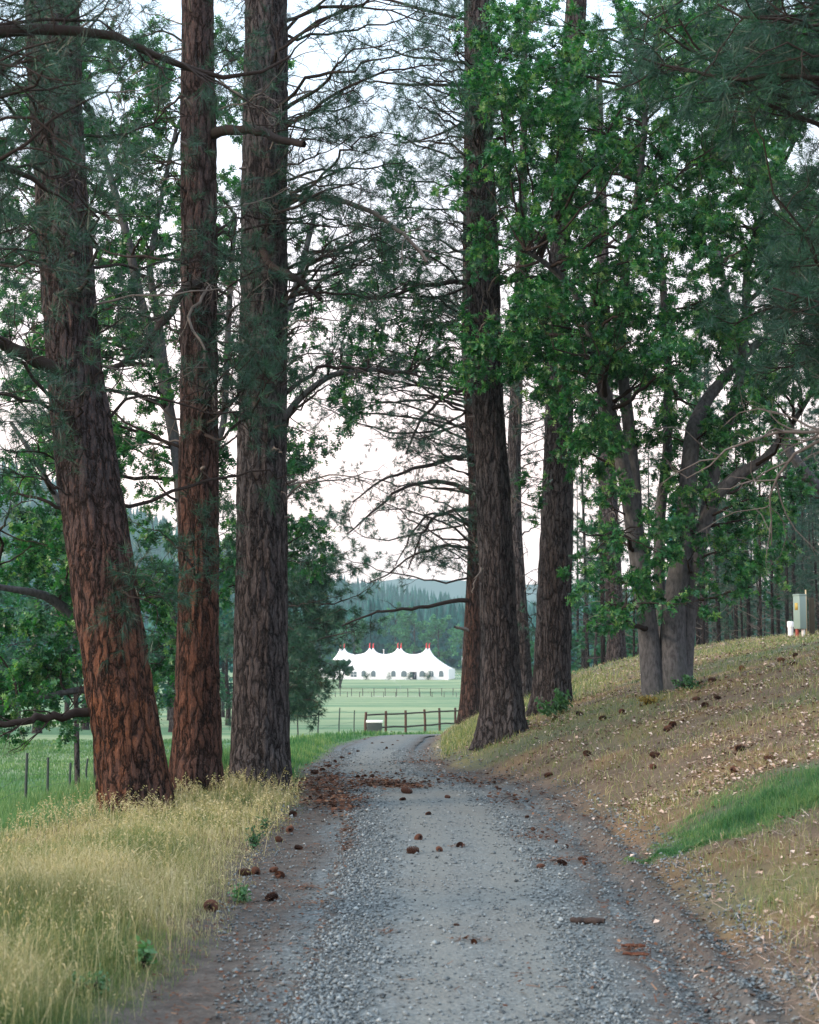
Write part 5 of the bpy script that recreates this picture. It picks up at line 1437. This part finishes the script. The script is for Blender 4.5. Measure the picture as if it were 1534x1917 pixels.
shrub('weed', 'dark tangle of weed and stalks on the left verge edge', G(492, 1565), .08, .2, 5, .03, M_weed, .15, 11, 'weed')

# ------------------------------------------------------------------ pine cones
def cone_mesh():
    g = Geo(); n = 9; L = .105; R_ = .036
    z = np.linspace(0, 1, n); prof = R_ * np.sin(np.clip(z * .93 + .07, 0, 1) * math.pi) ** .7 * (1 - .25 * z)
    pts = np.stack([z * L - L / 2, 0 * z, 0 * z], 1); V, Q = tubes(pts[None], (prof * .72)[None] + .002, 10); g.add(V, Q, 0, .1)
    for k in range(92):
        f = (k + .5) / 92; az = k * 2.39996; r = np.interp(f, z, prof)
        c = np.array([f * L - L / 2, math.cos(az) * r * .65, math.sin(az) * r * .65]); o_ = np.array([.25 + .5 * f, math.cos(az), math.sin(az)]); o_ = o_ / np.linalg.norm(o_)
        s_ = np.cross(o_, [1, 0, 0]); s_ /= np.linalg.norm(s_); ww = .0095; ll = .025
        V = np.array([c - s_ * ww * .6, c + s_ * ww * .6, c + o_ * ll + s_ * ww, c + o_ * ll - s_ * ww, c + o_ * (ll + .004) + np.array([.003, 0, 0])])
        g.add(V, [[0, 1, 2], [0, 2, 3], [3, 2, 4]], 0, [.25, .25, .85, .85, .6])
    return g
CONE = cone_mesh().build('pine_cone', [M_cone])
rng = np.random.default_rng(8)
first = [True]
def cone(px, py, label, s=1.0, group=None):
    q = G(px, py)
    s = s * .8
    inr = xl(q[1]) < q[0] < xr(q[1])
    o = CONE if first[0] else CONE.copy()
    if not first[0]: COL.objects.link(o)
    first[0] = False
    o.location = (q[0], q[1], q[2] + .028 * s + (.02 if inr else 0))
    o.rotation_euler = (rng.uniform(0, 6), rng.uniform(-.3, .3), rng.uniform(0, 6.28)); o.scale = (s, s, s * rng.uniform(.7, 1))
    for kk in ('group',):
        if kk in o: del o[kk]
    tagit(o, label, 'pine cone', group or 'pine cones lying on and beside the lane')
cone(784, 1578, 'round pine cone in mid lane, the farther of the pair left of centre', 1.0)
cone(775, 1604, 'dark round pine cone in mid lane, the nearer of the pair left of centre', 1.15)
cone(823, 1600, 'flattened pine cone just right of the nearer round one in mid lane', .9)
cone(861, 1592, 'reddish pine cone rightmost of the row across mid lane', .9)
cone(803, 1531, 'small reddish cone alone on the gravel beyond the mid lane row', .7)
cone(839, 1499, 'small dark cone on the gravel right of the brown debris heap', .8)
cone(763, 1490, 'large dark cone directly before the brown debris heap', 1.5)
cone(755, 1503, 'small cone just before the large one by the debris heap', .8)
cone(1012, 1632, 'small brown cone at the right gravel edge', .75)
cone(1052, 1625, 'brown cone on the right gravel edge beside two others', .9)
cone(1090, 1618, 'rightmost brown cone of the three at the right gravel edge', .8)
cone(888, 1776, 'brown broken cone on the near gravel, left of the bark strips', .6)
cone(856, 1742, 'tiny crumbled cone on the near gravel', .4)
cone(395, 1706, 'large black pine cone at the edge of the dry grass', 1.35)
cone(305, 1658, 'dark cone lying inside the dry grass of the verge', 1.2)
cone(523, 1577, 'brown cone on the dirt shoulder, farthest of three in a row', .9)
cone(524, 1645, 'brown cone on the dirt shoulder, middle of three in a row', 1.05)
cone(510, 1686, 'brown cone on the dirt shoulder, nearest of three in a row', 1.0)
cone(512, 1633, 'dull flattened cone left of the middle shoulder cone', .8)
cone(460, 1640, 'dark cone tucked under the grass edge, left one of two', 1.0)
cone(479, 1638, 'dark cone tucked under the grass edge, right one of two', 1.0)
cone(543, 1558, 'cone lying at the foot of the dry grass near the shoulder', 1.1)
cone(547, 1529, 'cone at the grass foot just beyond the shoulder row', 1.1)
cone(558, 1591, 'small brown cone in the middle of the dirt shoulder', .8)
for k, (px, py, s) in enumerate([(655, 1415, 1), (670, 1410, .9), (697, 1396, 1.1), (717, 1395, 1.1), (724, 1404, 1), (735, 1399, 1.1), (754, 1381, 1.1), (733, 1370, 1), (640, 1423, 1), (628, 1430, 1),
                                 (614, 1440, 1.1), (604, 1447, 1), (588, 1450, 1.3), (683, 1387, .9), (690, 1384, .9), (745, 1391, 1)]):
    cone(px, py, 'small dark pine cone on the far bend of the lane', s, 'pine cones on the far bend of the lane')
for k in range(24):
    px, py = [(rng.normal(615, 22), rng.normal(1495, 16)), (rng.normal(600, 22), rng.normal(1465, 8)), (rng.normal(735, 28), rng.normal(1472, 5)), (rng.normal(700, 24), rng.normal(1462, 6))][k % 4]
    cone(px, py, 'brown pine cone in the heaped debris where the lane bends', rng.uniform(.45, .85), 'pine cones in the heaped debris')
for k in range(13):
    t_ = k / 12; px = 860 + 240 * t_ + rng.normal() * 8; py = np.interp(px, [860, 960, 1000, 1100], [1462, 1490, 1560, 1615]) + rng.normal() * 6
    cone(px, py, 'brown pine cone along the right edge of the lane at the foot of the bank', rng.uniform(.35, .7), 'pine cones along the right lane edge')
for px, py in [(1228, 1419), (1100, 1416), (1026, 1455), (1388, 1407), (1223, 1440), (1375, 1447), (1130, 1348), (1165, 1336), (1310, 1283), (1335, 1277), (1305, 1312), (1320, 1325), (1345, 1310), (1040, 1350), (1085, 1340), (1490, 1230), (1462, 1240), (1485, 1246), (1390, 1255), (1260, 1362), (1250, 1370), (1440, 1425)]:
    cone(px, py, 'dark pine cone lying among the fallen leaves of the bank', rng.uniform(1.0, 1.5), 'pine cones among the leaves of the bank')
# sticks and bark strips on the lane
def stick(name, label, px, py, L, r, ang, mat, flat=1.0, cat='stick'):
    q = G(px, py); q[2] += .03 + r * .5
    dv = np.array([math.cos(ang), math.sin(ang), 0]); n = 12; s = np.linspace(-.5, .5, n)
    p_ = q + s[:, None] * L * dv + rng.normal(size=(n, 3)) * [.003, .004, .002]
    g = Geo(); g.tube(p_, r * (1 - .25 * np.abs(s) * 2 + rng.normal(0, .08, n)), 9)
    if flat != 1:
        for i in range(len(g.v)): g.v[i][:, 2] = q[2] + (g.v[i][:, 2] - q[2]) * flat
    return tagit(g.build(name, [mat], smooth=True), label, cat)
stick('stick', 'short dark rotten log lying across the gravel near the right edge', 1100, 1737, .21, .022, -.08, plain('dark_log', (.045, .035, .032), .9, .1, var=.5, sc_=40, bump=.5))
stick('bark_strip', 'reddish bark strip on the gravel, farther of the pair', 1187, 1784, .13, .018, -.12, M_barkchip, .6, 'bark')
stick('bark_strip', 'reddish bark strip on the gravel, nearer of the pair', 1190, 1800, .14, .017, -.05, M_barkchip, .6, 'bark')
stick('stick', 'crooked grey root lying on the bank between the two right hand pines', 965, 1368, 1.1, .04, .45, M_barkC, 1, 'root')

# sprinkler spray in the far field
rng = np.random.default_rng(15)
s0 = onG(750, 315); n = 500
root = s0
tt = rng.random(n) ** .7; az = rng.uniform(-.5, .5, n)
px_ = s0[0] - tt * 3.2 + rng.normal(0, .35, n) * tt; pz = s0[2] + .9 + 2.6 * tt * (1 - .55 * tt) * 1.4 + rng.normal(0, .45, n) * tt; py_ = s0[1] + rng.normal(0, .7, n) * tt
g = Geo(); scatter(g, _lq - np.array([0, .5, 0]), _lqf, np.stack([px_, py_, pz], 1), rng.normal(size=(n, 3)), .085, 0, .5)
mw = MB('spray_mist'); mw.col((.9, .9, .9)); tr_ = mw.n('ShaderNodeBsdfTransparent'); ms = mw.n('ShaderNodeMixShader', {0: .30, 1: tr_.outputs[0], 2: mw.b.outputs[0]}); mw.link(ms.outputs[0], mw.out.inputs[0])
tagit(g.build('water_spray', [mw.m]), 'faint white sprinkler spray drifting over the far field', 'water spray', kind='stuff')
root = thing('sprinkler', 'thin field sprinkler standing at the right of the white spray', 'sprinkler', s0)
g = Geo(); g.tube([s0 - np.array([0, 0, .1]), s0 + np.array([0, 0, 1.0])], .03, 6); g.build('riser', [M_metalgrey], root)
g = Geo(); g.tube([s0 + np.array([0, 0, 1.0]), s0 + np.array([-.2, 0, 1.12])], .035, 6); g.build('nozzle', [M_metalgrey], root)

# ------------------------------------------------------------------ air
def haze():
    g = Geo(); g.box((200, 1700, 115), (6400, 3900, 250), 0)
    m = bpy.data.materials.new('haze_air'); m.use_nodes = True; nt = m.node_tree; nt.nodes.clear()
    o_ = nt.nodes.new('ShaderNodeOutputMaterial'); v = nt.nodes.new('ShaderNodeVolumePrincipled')
    v.inputs['Color'].default_value = (.66, .88, .95, 1); v.inputs['Density'].default_value = 0.0002; v.inputs['Anisotropy'].default_value = .1
    nt.links.new(v.outputs[0], o_.inputs['Volume'])
    ob = g.build('haze', [m]); tagit(ob, 'thin blue evening haze over the valley', 'haze', kind='stuff')
haze()
print('faces', sum(len(o.data.polygons) for o in bpy.data.objects if o.type == 'MESH'), 'objects', len(bpy.data.objects))
